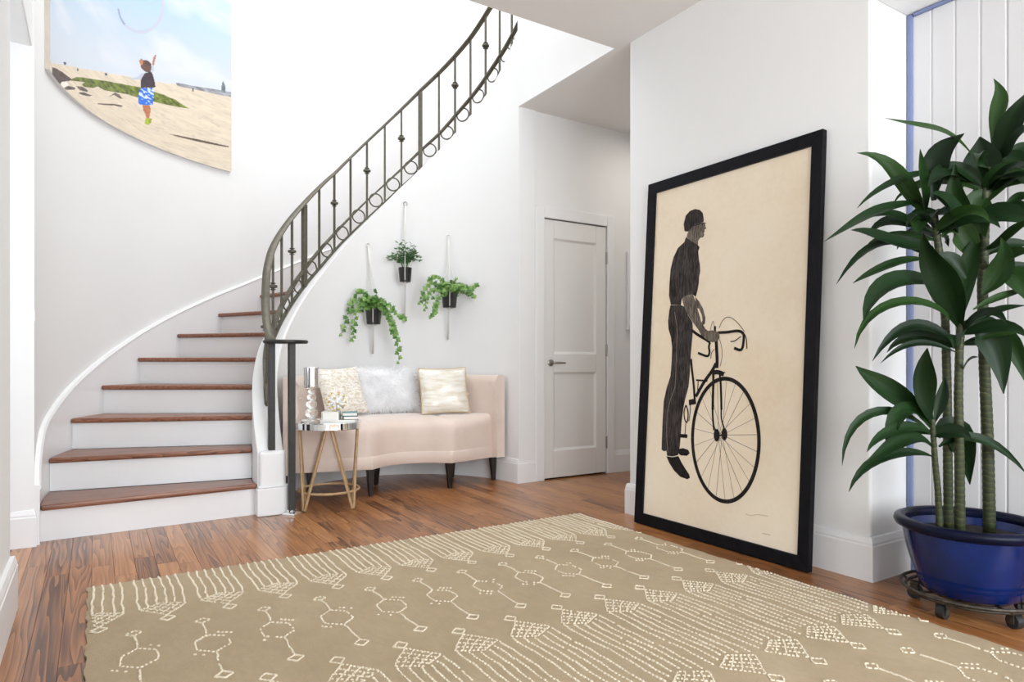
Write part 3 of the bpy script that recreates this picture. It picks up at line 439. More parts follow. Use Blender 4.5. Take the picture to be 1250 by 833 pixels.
# ================================================================== BEACH PRINT on the curved wall (pigment as vertex colours on a flat print)
A0, A1, BZ0, BZ1 = .150, 1.150, 2.555, 4.1
NA, NZ = 330, 470
al = np.linspace(A0, A1, NA); zl = np.linspace(BZ0, BZ1, NZ)
AA, ZZ = np.meshgrid(al, zl, indexing='ij')
def srgb(c): c = np.array(c, float)/255; return np.where(c <= .04045, c/12.92, ((c+.055)/1.055)**2.4)
def vnoise(sa, sz, seed, octv=4):
    out = np.zeros_like(AA); amp = 1; tot = 0; g = np.random.default_rng(seed)
    for o_ in range(octv):
        nx, nz = int(sa*2**o_)+3, int(sz*2**o_)+3; G = g.random((nx, nz))
        u = (AA-A0)/(A1-A0)*(nx-2); v = (ZZ-BZ0)/(BZ1-BZ0)*(nz-2); iu = np.minimum(u.astype(int), nx-2); iv = np.minimum(v.astype(int), nz-2); fu = u-iu; fv = v-iv
        fu = fu*fu*(3-2*fu); fv = fv*fv*(3-2*fv)
        out += amp*((G[iu, iv]*(1-fu)+G[iu+1, iv]*fu)*(1-fv)+(G[iu, iv+1]*(1-fu)+G[iu+1, iv+1]*fu)*fv); tot += amp; amp *= .5
    return out/tot
def inside(poly):
    r_ = np.zeros(AA.shape, bool); n = len(poly)
    for i in range(n):
        x0, y0 = poly[i]; x1, y1 = poly[(i+1) % n]
        if y0 == y1: continue
        c = ((y0 > ZZ) != (y1 > ZZ)) & (AA < (x1-x0)*(ZZ-y0)/(y1-y0)+x0); r_ ^= c
    return r_
IMG = np.zeros((NA, NZ, 3))
hz = np.interp(AA, [p[0] for p in BEACH['horizon']], [p[1] for p in BEACH['horizon']])
hrel = np.clip((ZZ-hz)/1.05, 0, 1)[..., None]
sky = srgb((210, 214, 222))*(1-hrel)+srgb((140, 190, 220))*hrel
cl = np.clip((vnoise(3, 5, 3)-.44)*4.5, 0, 1)[..., None]*.9
sky = sky*(1-cl)+srgb((216, 220, 227))*cl
haze = np.exp(-((ZZ-hz-.03)/.045)**2)[..., None]*.55; sky = sky*(1-haze)+srgb((200, 212, 224))*haze
sn = vnoise(16, 90, 5)[..., None]; sn2 = vnoise(34, 150, 9, 2)[..., None]
sand = srgb((222, 208, 187))*(.84+.28*sn); sand = sand*(1-.16*np.clip((sn2-.62)*4, 0, 1))
IMG = np.where((ZZ > hz)[..., None], sky, sand)
def paint(k, c, var=.0, seed=1, sc=(60, 90)):
    for nm in ([k] if isinstance(k, str) else k):
        m_ = inside(BEACH[nm]); col = srgb(c)*(1+var*(vnoise(*sc, seed, 2)[..., None]-.5)*2); IMG[m_] = col[m_] if col.ndim == 3 else col
    return
paint('treeline', (150, 152, 158), .6, 4); paint('pine', (110, 122, 128), .5, 5)
paint(['hut1', 'hut2', 'hut3', 'person1'], (70, 75, 85))
paint('green', (104, 116, 50), .9, 6); paint('green2', (112, 124, 52), .9, 7); paint('bush', (96, 106, 46), .8, 8)
paint('rock', (84, 70, 66), .5, 9); paint('white1', (236, 230, 222), .1, 2)
paint(['stone1', 'stone2', 'stone3', 'stone4'], (104, 92, 86), .7, 10); paint(['stick1', 'stick2'], (98, 82, 70), .5, 11)
paint(['sleeve', 'sleeve2'], (186, 193, 208)); paint('arm', (176, 112, 84)); paint('leg', (186, 116, 82), .3, 3); paint('shoes', (150, 164, 44), .5, 2)
paint('vest', (62, 48, 56), .3, 3); paint('hair', (96, 70, 60), .4, 3); paint('face', (190, 124, 84), .3, 2)
m_ = inside(BEACH['shorts']); sh = np.clip((vnoise(90, 130, 12, 1)-.55)*8, 0, 1)[..., None]; cc = srgb((48, 112, 214))*(1-sh)+srgb((206, 222, 240))*sh; IMG[m_] = cc[m_]
for bl_, cl_ in zip(BUBBLE, ((150, 160, 196), (190, 196, 212), (196, 190, 210))):
    for (a0, z0), (a1, z1) in zip(bl_[:-1], bl_[1:]):
        L2 = (a1-a0)**2+((z1-z0)/2)**2; t_ = np.clip(((AA-a0)*(a1-a0)+(ZZ-z0)*(z1-z0)/4)/max(L2, 1e-9), 0, 1)
        dd = np.sqrt((AA-a0-t_*(a1-a0))**2+((ZZ-z0-t_*(z1-z0))/2)**2); IMG[dd < .0055] = srgb(cl_)
me = bpy.data.meshes.new('print')
RP = RO-.024
vx = OX-RP*np.cos(AA); vy = OY+RP*np.sin(AA); vs = np.stack([vx, vy, ZZ], -1).reshape(-1, 3)
bp = empty('wall_canvas', (OX-RO*math.cos(.65), OY+RO*math.sin(.65), BZ0), 'large beach photo print of a child reaching for a bubble, on the curved stair wall', 'picture')
vs = vs-np.array(LOC[bp])
ii = (np.arange(NA-1)[:, None]*NZ+np.arange(NZ-1)[None, :]).ravel(); fs = np.stack([ii, ii+NZ, ii+NZ+1, ii+1], -1)
me.from_pydata(vs.tolist(), [], fs.tolist()); ca = me.color_attributes.new('pigment', 'FLOAT_COLOR', 'POINT')
ca.data.foreach_set('color', np.concatenate([IMG.reshape(-1, 3), np.ones((NA*NZ, 1))], 1).astype(np.float32).ravel())
M_PRINT = mat('printed_canvas', (.8, .8, .8), .55); at_ = nd(M_PRINT, 'ShaderNodeVertexColor'); at_.layer_name = 'pigment'; lk(M_PRINT, at_.outputs[0], bs(M_PRINT).inputs['Base Color'])
me.materials.append(M_PRINT); o = bpy.data.objects.new('print', me); COL.objects.link(o); o.parent = bp
M_EDGE = noisy('canvas_edge', (.60, .53, .46), (.66, .58, .50), .7, 12)
mb = MB(); mb.grid([[oc(t, RP+.0006, BZ0), oc(t, RP+.0006, BZ1), oc(t, RO-.001, BZ1), oc(t, RO-.001, BZ0)] for t in np.linspace(A0, A1, 40)], False, True)
obj('canvas_border', mb, M_TRIM, bp)
mb = MB()
for t in (A0, A1): mb.add([oc(t, RP+.0004, BZ0), oc(t, RP+.0004, BZ1), oc(t, RO-.001, BZ1), oc(t, RO-.001, BZ0), oc(t+.0015*(1 if t == A1 else -1), RP+.0004, BZ0), oc(t+.0015*(1 if t == A1 else -1), RP+.0004, BZ1), oc(t+.0015*(1 if t == A1 else -1), RO-.001, BZ1), oc(t+.0015*(1 if t == A1 else -1), RO-.001, BZ0)], [(0, 1, 2, 3), (4, 5, 6, 7), (0, 1, 5, 4), (1, 2, 6, 5), (2, 3, 7, 6), (3, 0, 4, 7)])
obj('canvas_edge', mb, M_EDGE, bp, label='pale brown canvas edge')

# ================================================================== FRAMED CYCLIST leaning on the picture wall
AO = Vector((2.605, 2.838, .004)); AU = Vector((0, -1, 0)); AV = Vector((.110, 0, 1.936)).normalized(); AN = AU.cross(AV).normalized()
if AN.x > 0: AN = -AN
FW, FL = 1.09, 1.943
fr = empty('framed_artwork', tuple(AO+AU*FW/2), 'large black framed ink print of a man with a bicycle, leaning on the right wall', 'picture')
def ap(u, v, w_): return tuple(AO+AU*u+AV*v+AN*w_)
BWD = .062
def fbar(c0, c1, d0, d1):
    # mitred bar between outer corners c0,c1 and inner corners d0,d1
    mb = MB(); q = [c0, c1, d1, d0]; v = [ap(*p, -.034) for p in q]+[ap(*p, 0) for p in q]
    return mb.add(v, [(0, 1, 2, 3), (4, 5, 6, 7), (0, 1, 5, 4), (1, 2, 6, 5), (2, 3, 7, 6), (3, 0, 4, 7)])
oc4 = [(0, 0), (FW, 0), (FW, FL), (0, FL)]; in4 = [(BWD, BWD), (FW-BWD+.008, BWD), (FW-BWD+.008, FL-BWD), (BWD, FL-BWD)]
for i in range(4): obj('frame_bar', fbar(oc4[i], oc4[(i+1) % 4], in4[i], in4[(i+1) % 4]), M_BLACK, fr, bevel=.0025, seg=2)
M_PAPER = mat('aged_paper', (.80, .70, .56), .7); v = coords(M_PAPER); n1 = noise(M_PAPER, v, 1.6, 5, .6); n2 = noise(M_PAPER, v, 40, 4)
g = math2(M_PAPER, 'ADD', math2(M_PAPER, 'MULTIPLY', n1, .8), math2(M_PAPER, 'MULTIPLY', n2, .2))
lk(M_PAPER, ramp(M_PAPER, g, [(.3, (.73, .60, .43)), (.5, (.80, .69, .54)), (.7, (.83, .745, .61))]), bs(M_PAPER).inputs['Base Color'])
q4 = in4
PD = -.012
obj('paper', MB().prism([(in4[0][0]-.004, in4[0][1]-.004), (in4[1][0]+.004, in4[1][1]-.004), (in4[2][0]+.004, in4[2][1]+.004), (in4[3][0]-.004, in4[3][1]+.004)], lambda u, v_, w_: ap(u, v_, PD-.006+w_), .006), M_PAPER, fr)
def ink(name, c1, c2, sc=1.0):
    m = mat(name, c1, .85); bs(m).inputs['Specular IOR Level'].default_value = .1; v = coords(m, (1, 1, .10)); n = noise(m, v, 160*sc, 3, .7); v2 = coords(m, (1, 1, .6)); n2_ = noise(m, v2, 14, 3)
    g_ = math2(m, 'ADD', math2(m, 'MULTIPLY', n, .7), math2(m, 'MULTIPLY', n2_, .3))
    lk(m, ramp(m, g_, [(.42, c1), (.62, c2)]), bs(m).inputs['Base Color']); return m
I_DARK = ink('black_ink', (.014, .012, .012), (.030, .026, .025))
I_CLOTH = ink('hatched_ink', (.018, .015, .015), (.080, .069, .064))
I_SKIN = ink('light_hatched_ink', (.06, .05, .045), (.24, .20, .16))
fig = {}
def flat(name, polys, m, parent, lev):
    mb = MB()
    for p in polys: mb.prism(p, lambda u, v_, w_: ap(u, v_, PD+.0001+.0003*lev+w_), .0003)
    return obj(name, mb, m, parent)
def ribbon(mb, pl, wd, lev, closed=False):
    P = [Vector(p) for p in pl]; n = len(P)
    # smooth polyline (catmull)
    if n > 2:
        S = []
        rngi = range(n) if closed else range(n-1)
        for i in rngi:
            a, b, c, d = (P[i-1] if (i or closed) else P[0]), P[i], P[(i+1) % n], (P[(i+2) % n] if (i+2 < n or closed) else P[-1])
            for k in range(4):
                t = k/4; S.append(.5*((2*b)+(c-a)*t+(2*a-5*b+4*c-d)*t*t+(3*b-a-3*c+d)*t**3))
        if not closed: S.append(P[-1])
        P = S; n = len(P)
    rows = []
    for i in range(n):
        t = (P[(i+1) % n]-P[i-1]) if closed else P[min(i+1, n-1)]-P[max(i-1, 0)]
        t.normalize(); nn = Vector((-t.y, t.x))*wd/2; w0 = PD+.0001+.0003*lev
        rows.append([ap(*(P[i]+nn), w0), ap(*(P[i]+nn), w0+.0003), ap(*(P[i]-nn), w0+.0003), ap(*(P[i]-nn), w0)])
    mb.grid(rows, closed, True)
man = flat('printed_man', ART_POLY['trousers'], I_CLOTH, fr, 1)
flat('shirt', ART_POLY['shirt'], I_CLOTH, man, 1.2); flat('forearm', ART_POLY['forearm'], I_SKIN, man, 2.4); flat('head', ART_POLY['head'], I_SKIN, man, 1)
flat('cap', ART_POLY['cap'], I_CLOTH, man, 2.2); flat('shoe', ART_POLY['shoe'], I_DARK, man, 2.2); flat('hand', ART_POLY['hand'], I_SKIN, man, 4.6)
mb = MB(); [ribbon(mb, p, w_, 3.6) for p, w_ in GLASSES]; obj('spectacles', mb, I_DARK, man)
I_LINE = mat('pale_line', (.30, .26, .21), .8)
mb = MB(); [ribbon(mb, p, w_, 3.0) for p, w_ in SEAM]; obj('seam_line', mb, I_LINE, man)
mb = MB(); ribbon(mb, ART_TYRE[0], ART_TYRE[1], 2.2, True); bike = obj('printed_bicycle', mb, I_DARK, fr)
for k, nm in (('handlebar', 'handlebar'), ('brake_cable', 'brake_cable'), ('frame_tube', 'frame_tube'), ('fork', 'fork'), ('crank', 'crank')):
    mb = MB(); [ribbon(mb, p, w_, 3.2) for p, w_ in ART_LINES[k]]; obj(nm, mb, I_DARK, bike)
mb = MB(); [ribbon(mb, p, w_, 3.4) for p, w_ in ART_LINES['hub']]
for p in ART_HUB: mb.prism(p, lambda u, v_, w_: ap(u, v_, PD+.0014+w_), .0003)
obj('hub', mb, I_DARK, bike)
I_THIN = mat('thin_ink', (.16, .13, .11), .8)
for p, w_ in ART_LINES['spoke']:
    mb = MB(); ribbon(mb, p, w_*.8, .6); obj('spoke', mb, I_THIN, bike)
mb = MB(); [ribbon(mb, p, w_, .6) for p, w_ in SMUDGE]; obj('pencil_mark', mb, mat('pencil', (.52, .42, .30), .8), fr)

# ================================================================== RUG
RX0, RX1, RY0, RY1, RH = -.023, 2.459, -.55, 3.167, .013
M_RUG = mat('tan_wool', (.5, .4, .27), .95); v = coords(M_RUG); n1 = noise(M_RUG, v, 3.0, 4, .6, .3); n2 = noise(M_RUG, v, 420, 2, .8); v3 = coords(M_RUG, (1, .35, 1)); n3 = noise(M_RUG, v3, 60, 3, .7)
g = math2(M_RUG, 'ADD', math2(M_RUG, 'MULTIPLY', n1, .45), math2(M_RUG, 'ADD', math2(M_RUG, 'MULTIPLY', n2, .30), math2(M_RUG, 'MULTIPLY', n3, .25)))
lk(M_RUG, ramp(M_RUG, g, [(.32, (.42, .285, .125)), (.5, (.545, .385, .185)), (.68, (.65, .49, .265))]), bs(M_RUG).inputs['Base Color'])
bs(M_RUG).inputs['Sheen Weight'].default_value = .40; bs(M_RUG).inputs['Sheen Roughness'].default_value = .5
bump(M_RUG, n2, 1.0, .008)
mb = MB(); rows = []; nx = 90
def rb(x, y, z): return (x, y, z)
prof = []
ys = np.linspace(RY0, RY1, 120); xs = np.linspace(RX0, RX1, 84)
def wob(a, s): return .0035*math.sin(a*37+s)+.0025*math.sin(a*91+s*2)
G_ = []
for i, x_ in enumerate(xs):
    r_ = []
    for j, y_ in enumerate(ys):
        xx = x_+(wob(y_, 1) if i in (0, len(xs)-1) else 0); yy = y_+(wob(x_, 2) if j in (0, len(ys)-1) else 0)
        zz = RH+.0012*math.sin(x_*23+y_*11)*math.sin(y_*31) if 0 < i < len(xs)-1 and 0 < j < len(ys)-1 else RH*.55
        r_.append((xx, yy, zz))
    G_.append(r_)
mb.grid(G_)
ring_ = [G_[i][0] for i in range(len(xs))]+[G_[-1][j] for j in range(1, len(ys))]+[G_[i][-1] for i in range(len(xs)-2, -1, -1)]+[G_[0][j] for j in range(len(ys)-2, 0, -1)]
mb.grid([[p, (p[0], p[1], .0005)] for p in ring_], True, False)
rug = thing('rug', mb, M_RUG, 'tan wool area rug with cream tribal line pattern on the oak floor', 'rug', origin=(1.2, 1.3, 0), smooth=True)
M_CREAM = noisy('cream_wool', (.76, .66, .50), (.86, .77, .62), .95, 240, .5, 500)
mb = MB(); rs = random.Random(3)
def dab(x, y, ang, l, wd):
    c, s = math.cos(ang), math.sin(ang); z0 = RH-.001; z1 = RH+.0032
    def q(a, b, z): return (x+a*c-b*s, y+a*s+b*c, z)
    v_ = [q(-l, -wd, z0), q(l, -wd, z0), q(l, wd, z0), q(-l, wd, z0), q(-l*.7, -wd*.6, z1), q(l*.7, -wd*.6, z1), q(l*.7, wd*.6, z1), q(-l*.7, wd*.6, z1)]
    mb.add(v_, [(4, 5, 6, 7), (0, 1, 5, 4), (1, 2, 6, 5), (2, 3, 7, 6), (3, 0, 4, 7)])
def stitch(p, q, step=.0145, wd=.0033, drop=.03, solid=False):
    L_ = math.hypot(q[0]-p[0], q[1]-p[1]); n_ = max(1, int(L_/step)); ang = math.atan2(q[1]-p[1], q[0]-p[0])
    for i in range(n_):
        if rs.random() < drop: continue
        t = (i+.5)/n_; x_ = p[0]+(q[0]-p[0])*t; y_ = p[1]+(q[1]-p[1])*t
        if not (RX0+.012 < x_ < RX1-.012 and RY0+.006 < y_ < RY1-.010): continue
        wb = .0028*math.sin(y_*19+x_*7)+.0014*math.sin(y_*53+x_*31)
        dab(x_+wb+rs.uniform(-.0012, .0012), y_+rs.uniform(-.001, .001), ang+rs.uniform(-.15, .15), step*(.56 if solid else .36)*rs.uniform(.85, 1.1), wd*rs.uniform(.8, 1.25))
def diamond(x, y, hx, hy, **k):
    P = [(x, y+hy), (x+hx, y), (x, y-hy), (x-hx, y)]
    for i in range(4): stitch(P[i], P[(i+1) % 4], .0110, .0026, .0, True)
PX = .2036
def lattice(xc, yb, s):
    # diamond lattice: base at yb (wide), tip towards s, small diamond beyond
    hw, hh = .078, .10
    Lp, Rp, Bp, Tp = (xc-hw, yb), (xc+hw, yb), (xc, yb+s*hh), (xc, yb-s*.045)
    mix = lambda p, q, f: (p[0]+(q[0]-p[0])*f, p[1]+(q[1]-p[1])*f)
    for i in range(5):
        f = i/4
        stitch(mix(Lp, Bp, f), mix(Tp, Rp, f), .0125, .0025); stitch(mix(Rp, Bp, f), mix(Tp, Lp, f), .0125, .0025)
    diamond(xc, yb+s*(hh+.03), .024, .027)
def stripes(xc, ya, yb, solid):
    for i in range(6):
        x_ = xc-.078+.156*i/5; e = abs(i-2.5)/2.5
        sh = .045*(1-e)
        stitch((x_, ya-(0 if ya > 3.1 else sh)), (x_+rs.uniform(-.004, .004), yb+sh), .0145, .0034 if not solid else .0040, .02, solid)
def bone(xc, y):   # y = top
    diamond(xc, y-.02, .024, .022)
    stitch((xc, y-.042), (xc, y-.16), .013, solid=True)
    H_ = [(xc, y-.16), (xc+.048, y-.20), (xc+.048, y-.275), (xc, y-.315), (xc-.048, y-.275), (xc-.048, y-.20)]
    for i in range(6): stitch(H_[i], H_[(i+1) % 6], .013, drop=.10)
    stitch((xc+.03, y-.15), (xc+.075, y-.185), .013, drop=.3); stitch((xc-.03, y-.325), (xc-.075, y-.29), .013, drop=.3)
    stitch((xc, y-.315), (xc, y-.465), .013, solid=True)
    diamond(xc, y-.49, .024, .024)
for k in range(0, 13):
    xf = .012+PX*k; xb = .114+PX*k
    stripes(xf, 3.165, 2.765, True); lattice(xf, 2.755, -1)
    bone(xb, 2.55)
    lattice(xf, 1.845, 1); stripes(xf, 1.835, 1.35, False); lattice(xf, 1.33, -1)
    bone(xb, 1.118)
    lattice(xf, .415, 1); stripes(xf, .405, -.5, False)
obj('pattern', mb, M_CREAM, rug, kind='stuff', label='raised cream line pattern')

# ================================================================== SOFA
M_SOFA = mat('blush_velvet', (.62, .48, .42), .6); v = coords(M_SOFA); n1 = noise(M_SOFA, v, 6, 3); n2 = noise(M_SOFA, v, 700, 2)
lk(M_SOFA, ramp(M_SOFA, n1, [(.3, (.70, .575, .50)), (.7, (.76, .635, .56))]), bs(M_SOFA).inputs['Base Color'])
bs(M_SOFA).inputs['Sheen Weight'].default_value = .6; bs(M_SOFA).inputs['Sheen Roughness'].default_value = .35; bump(M_SOFA, n2, .15, .002)
sofa = empty('curved_sofa', (1.86, 4.6, 0), 'blush pink curved sofa with dark tapered legs in the alcove under the stairs', 'sofa')
FP = [(1.035, 4.475), (1.60, 4.325)]; FQ = [(2.19, 4.300), (2.655, 4.430)]
def sofa_front(s):
    # s in 0..3: left facet, concave middle, right facet
    if s <= 1: return Vector((FP[0][0]+(FP[1][0]-FP[0][0])*s, FP[0][1]+(FP[1][1]-FP[0][1])*s, 0))
    if s >= 2: t = s-2; return Vector((FQ[0][0]+(FQ[1][0]-FQ[0][0])*t, FQ[0][1]+(FQ[1][1]-FQ[0][1])*t, 0))
    t = s-1; x = FP[1][0]+(FQ[0][0]-FP[1][0])*t; y = FP[1][1]+(FQ[0][1]-FP[1][1])*t+.165*4*t*(1-t)*.82
    return Vector((x, y, 0))
BRX, BRY = .765, .83
def sofa_back(s, off=0):
    ph = .21+(PI-.42)*s/3; return Vector((CX-(BRX+off)*math.cos(ph), CY+(BRY+off)*math.sin(ph), 0))
SS = [3*i/72 for i in range(73)]
def seam(s): return math.exp(-((s-1)/.03)**2)+math.exp(-((s-2)/.03)**2)
rows = []
for s in SS:
    f, b = sofa_front(s), sofa_back(s); d = b-f; n_ = d.normalized(); pinch = seam(s); row = []
    e = min(s, 3-s); rnd_ = math.exp(-(e/.05)**2)
    for fr_, z_ in ((0, .272), (-.004, .32), (-.006, .39), (.0, .435), (.018, .464), (.06, .485), (.14, .503), (.3, .518), (.6, .523), (.85, .515), (1.0, .505), (1.0, .30)):
        zz = z_-(.012*pinch+.03*rnd_*(1 if fr_ > .01 else .5) if z_ > .38 else 0)
        row.append(f+d*fr_+n_*(.012*pinch if fr_ < .05 else 0)+Vector((0, 0, zz)))
    rows.append([tuple(p) for p in row])
mb = MB().grid(rows, False, True); k_ = 12; mb.f.append(tuple(range(k_))); mb.f.append(tuple(range(72*k_, 73*k_)))
obj('seat', mb, M_SOFA, sofa, smooth=True, angle=60)
rows = []
for s in SS:
    f, b = sofa_front(s), sofa_back(s); d = b-f
    rows.append([tuple(f+d*q+Vector((0, 0, z_))) for q, z_ in ((.0, .185), (-.008, .19), (-.010, .23), (-.008, .266), (.0, .272), (.98, .272), (.98, .185))])
mb = MB().grid(rows, False, True); mb.f.append(tuple(range(7))); mb.f.append(tuple(range(72*7, 73*7)))
obj('base_rail', mb, M_SOFA, sofa, smooth=True, angle=50)
rows = []
for i in range(61):
    s = 3*i/60; ph = .155+(PI-.31)*s/3
    def bk(off, z): return (CX-(BRX+off)*math.cos(ph), CY+(BRY+off*.6)*math.sin(ph), z)
    tu = .006*(1+math.cos(s*2*PI*2.33))
    rows.append([bk(-.0, .19), bk(-.004, .50), bk(-.012-tu, .60), bk(-.004, .68), bk(-.014-tu, .76), bk(.0, .805), bk(.012, .818), bk(.060, .818), bk(.072, .808), bk(.072, .19)])
mb = MB().grid(rows, False, True); mb.f.append(tuple(range(10))); mb.f.append(tuple(range(60*10, 61*10)))
obj('backrest', mb, M_SOFA, sofa, smooth=True, angle=50)
for ph, z in ((2.62, .665), (2.42, .73), (2.2, .665), (.52, .665), (.72, .73)):
    obj('button', MB().ball((CX-(BRX-.014)*math.cos(ph), CY+(BRY-.012)*math.sin(ph), z), .012, 10, 6), M_SOFA, sofa, smooth=True)
def leg(x, y, dx=0, dy=0):
    mb = MB(); rows = []
    for z, h_ in ((.0, .013), (.187, .024)):
        f = 1-z/.187; rows.append([(x+dx*f+i*h_, y+dy*f+j*h_, z) for i, j in ((-1, -1), (1, -1), (1, 1), (-1, 1))])
    mb.grid(rows, False, True); mb.f += [(0, 1, 2, 3), (4, 5, 6, 7)]
    obj('leg', mb, M_DARKWOOD, sofa, bevel=.002)
for a in ((1.60, 4.372, 0, -.012), (2.19, 4.345, 0, -.012), (2.625, 4.46, .008, 0), (1.075, 4.50, 0, 0), (1.78, 4.72, 0, .02), (1.30, 4.78, 0, 0), (2.42, 4.75, 0, 0)): leg(*a)

# cushions
def cushion(name, c, u, v_, wd, ht, th, m, label, cat='cushion', pinch=.06, group=None):
    c, u, v_ = Vector(c), Vector(u).normalized(), Vector(v_).normalized(); n_ = u.cross(v_).normalized(); v_ = n_.cross(u)
    NQ = 20; mb = MB()
    for side in (1, -1):
        rows = []
        for i in range(NQ+1):
            r_ = []
            for j in range(NQ+1):
                a, b = -1+2*i/NQ, -1+2*j/NQ
                pu = a*(1-pinch*(1-b*b)); pv = b*(1-pinch*(1-a*a))
                th_ = th*((1-a**4)*(1-b**4))**.55*(1+.06*math.sin(5*a+3*b)+.04*math.sin(9*b-4*a))
                r_.append(tuple(c+u*pu*wd/2+v_*pv*ht/2+n_*side*th_/2))
            rows.append(r_)
        mb.grid(rows)
    o = thing(name, mb, m, label, cat, group=group, origin=tuple(c-v_*ht/2), smooth=True)
    return o, n_
M_C1 = mat('cream_embossed_fabric', (.8, .74, .64), .55); v = coords(M_C1, (1, 1, 2.2)); n1 = noise(M_C1, v, 28, 3, .5, 1.5)
lk(M_C1, ramp(M_C1, n1, [(.40, (.66, .58, .46)), (.50, (.83, .79, .72)), (.62, (.88, .86, .81))]), bs(M_C1).inputs['Base Color']); bump(M_C1, n1, .3, .004)
M_C2 = mat('cream_metallic_fabric', (.80, .75, .62), .36); v = coords(M_C2, (.3, .3, 2)); n1 = noise(M_C2, v, 24, 4, .6); n2 = noise(M_C2, coords(M_C2), 300, 2)
lk(M_C2, ramp(M_C2, n1, [(.36, (.72, .66, .54)), (.52, (.85, .82, .74)), (.68, (.90, .88, .84))]), bs(M_C2).inputs['Base Color']); bs(M_C2).inputs['Metallic'].default_value = .12; bump(M_C2, n1, .35, .006)
M_FUR = noisy('white_fur', (.93, .93, .94), (.97, .97, .98), .9, 60); bs(M_FUR).inputs['Sheen Weight'].default_value = .8; M_PIPE = noisy('gold_piping', (.55, .42, .25), (.62, .49, .30), .5, 80)
cushion('cushion', (1.53, 4.765, .705), (.95, .25, .05), (-.10, .38, 1), .36, .37, .12, M_C1, 'cream cushion with gold scaly pattern, at the left end of the sofa', group='sofa cushions')
cu, n_ = cushion('cushion', (2.275, 4.60, .70), (.95, -.22, .02), (.06, .33, 1), .375, .36, .13, M_C2, 'shiny cream cushion with gold edge, at the right end of the sofa', group='sofa cushions')
c = Vector((2.275, 4.60, .70)); u_ = Vector((.95, -.22, .02)).normalized(); vv = Vector((.06, .33, 1)).normalized(); n0 = u_.cross(vv).normalized(); vv = n0.cross(u_)
ep = []
for (a0, b0, a1, b1) in ((-1, -1, 1, -1), (1, -1, 1, 1), (1, 1, -1, 1), (-1, 1, -1, -1)):
    for k in range(10):
        t = k/10; a, b = a0+(a1-a0)*t, b0+(b1-b0)*t; ep.append(c+u_*a*(1-.06*(1-b*b))*.1885+vv*b*(1-.06*(1-a*a))*.181)
obj('piping', MB().tube(ep, .005, 6, closed=True), M_PIPE, cu, smooth=True)
fc, n_ = cushion('cushion', (1.93, 4.90, .70), (1, .03, 0), (0, .30, 1), .50, .36, .13, M_FUR, 'fluffy white fur cushion in the middle of the sofa', group='sofa cushions')
mb = MB(); c = Vector((1.93, 4.90, .70)); u_ = Vector((1, .03, 0)).normalized(); vv = Vector((0, .30, 1)).normalized(); n0 = u_.cross(vv).normalized(); vv = n0.cross(u_)
for i in range(5200):
    a, b = rs.uniform(-1, 1), rs.uniform(-1, 1); th_ = .13*((1-a**4)*(1-b**4))**.55/2
    side = -1 if n0.y > 0 else 1
    if rs.random() < .12: side = -side
    p = c+u_*a*.25*(1-.06*(1-b*b))+vv*b*.18*(1-.06*(1-a*a))+n0*side*th_
    d = (n0*side*(.28*(1-max(abs(a), abs(b))**3)+.12)+u_*(a*.7+rs.uniform(-.5, .5))+vv*(b*.6+rs.uniform(-.6, .35))).normalized()
    L_ = rs.uniform(.016, .030)+.022*max(abs(a), abs(b))**4; s_ = d.cross(n0).normalized()*.0012 if abs(d.dot(n0)) < .98 else u_*.0012
    k = p+d*L_*.55+vv*(-.004)
    mb.add([p-s_, p+s_, k+s_*.8, k-s_*.8, p+d*L_-vv*.012], [(0, 1, 2, 3), (3, 2, 4)])
obj('fur', mb, M_FUR, fc, kind='stuff')

# ================================================================== SIDE TABLE and the things on it
TC = Vector((1.262, 4.196, 0))
tb = empty('side_table', tuple(TC), 'round side table with mirrored top on zigzag rattan legs beside the newel post', 'table')
obj('table_top', MB().lathe([(.05, .497), (.203, .497), (.206, .500), (.206, .538), (.203, .541), (.05, .541)], tuple(TC), 48), M_MIRROR, tb, smooth=True, angle=40, label='mirrored drum top')
for k in range(4):
    a = math.radians(-62+90*k); ft = TC+Vector((.205*math.cos(a), .205*math.sin(a), .010))
    for s in (-1, 1):
        b = a+s*math.radians(40); tp = TC+Vector((.178*math.cos(b), .178*math.sin(b), .497))
        f2 = ft+Vector((-math.sin(a)*s*.006, math.cos(a)*s*.006, 0))
        obj('leg', MB().tube([f2, f2+(tp-f2)*.5, tp], .0088, 10), M_RATTAN, tb, smooth=True, angle=50)
obj('ring', MB().tube([TC+Vector((.187*math.cos(q), .187*math.sin(q), .110)) for q in np.linspace(0, 2*PI, 49)[:-1]], .0085, 8, closed=True), M_RATTAN, tb, smooth=True)
TZ = .5415
# glass lamp-like vessel
gc = Vector((1.158, 4.215, TZ))
gv = empty('glass_vessel', tuple(gc), 'clear glass vessel of stacked balls with chrome cylinder top on the side table', 'vase')
prof = []
for z, r in ((.0, .060), (.006, .070), (.013, .070), (.020, .045), (.022, .022)): prof.append((r, z))
for zc, rb_ in ((.054, .041), (.108, .034), (.152, .028), (.188, .022)):
    for q in np.linspace(-70, 70, 9): prof.append((rb_*math.cos(math.radians(q)), zc+rb_*math.sin(math.radians(q))*.80))
prof += [(.014, .203), (.034, .208), (.034, .214)]
obj('glass_body', MB().lathe(prof, tuple(gc), 28), M_GLASS, gv, smooth=True, angle=60)
obj('chrome_top', MB().lathe([(.02, .214), (.050, .214), (.051, .218), (.051, .226), (.048, .228), (.048, .338), (.044, .342), (.01, .343)], tuple(gc), 36), M_CHROME, gv, smooth=True, angle=35, label='chrome cylinder top')
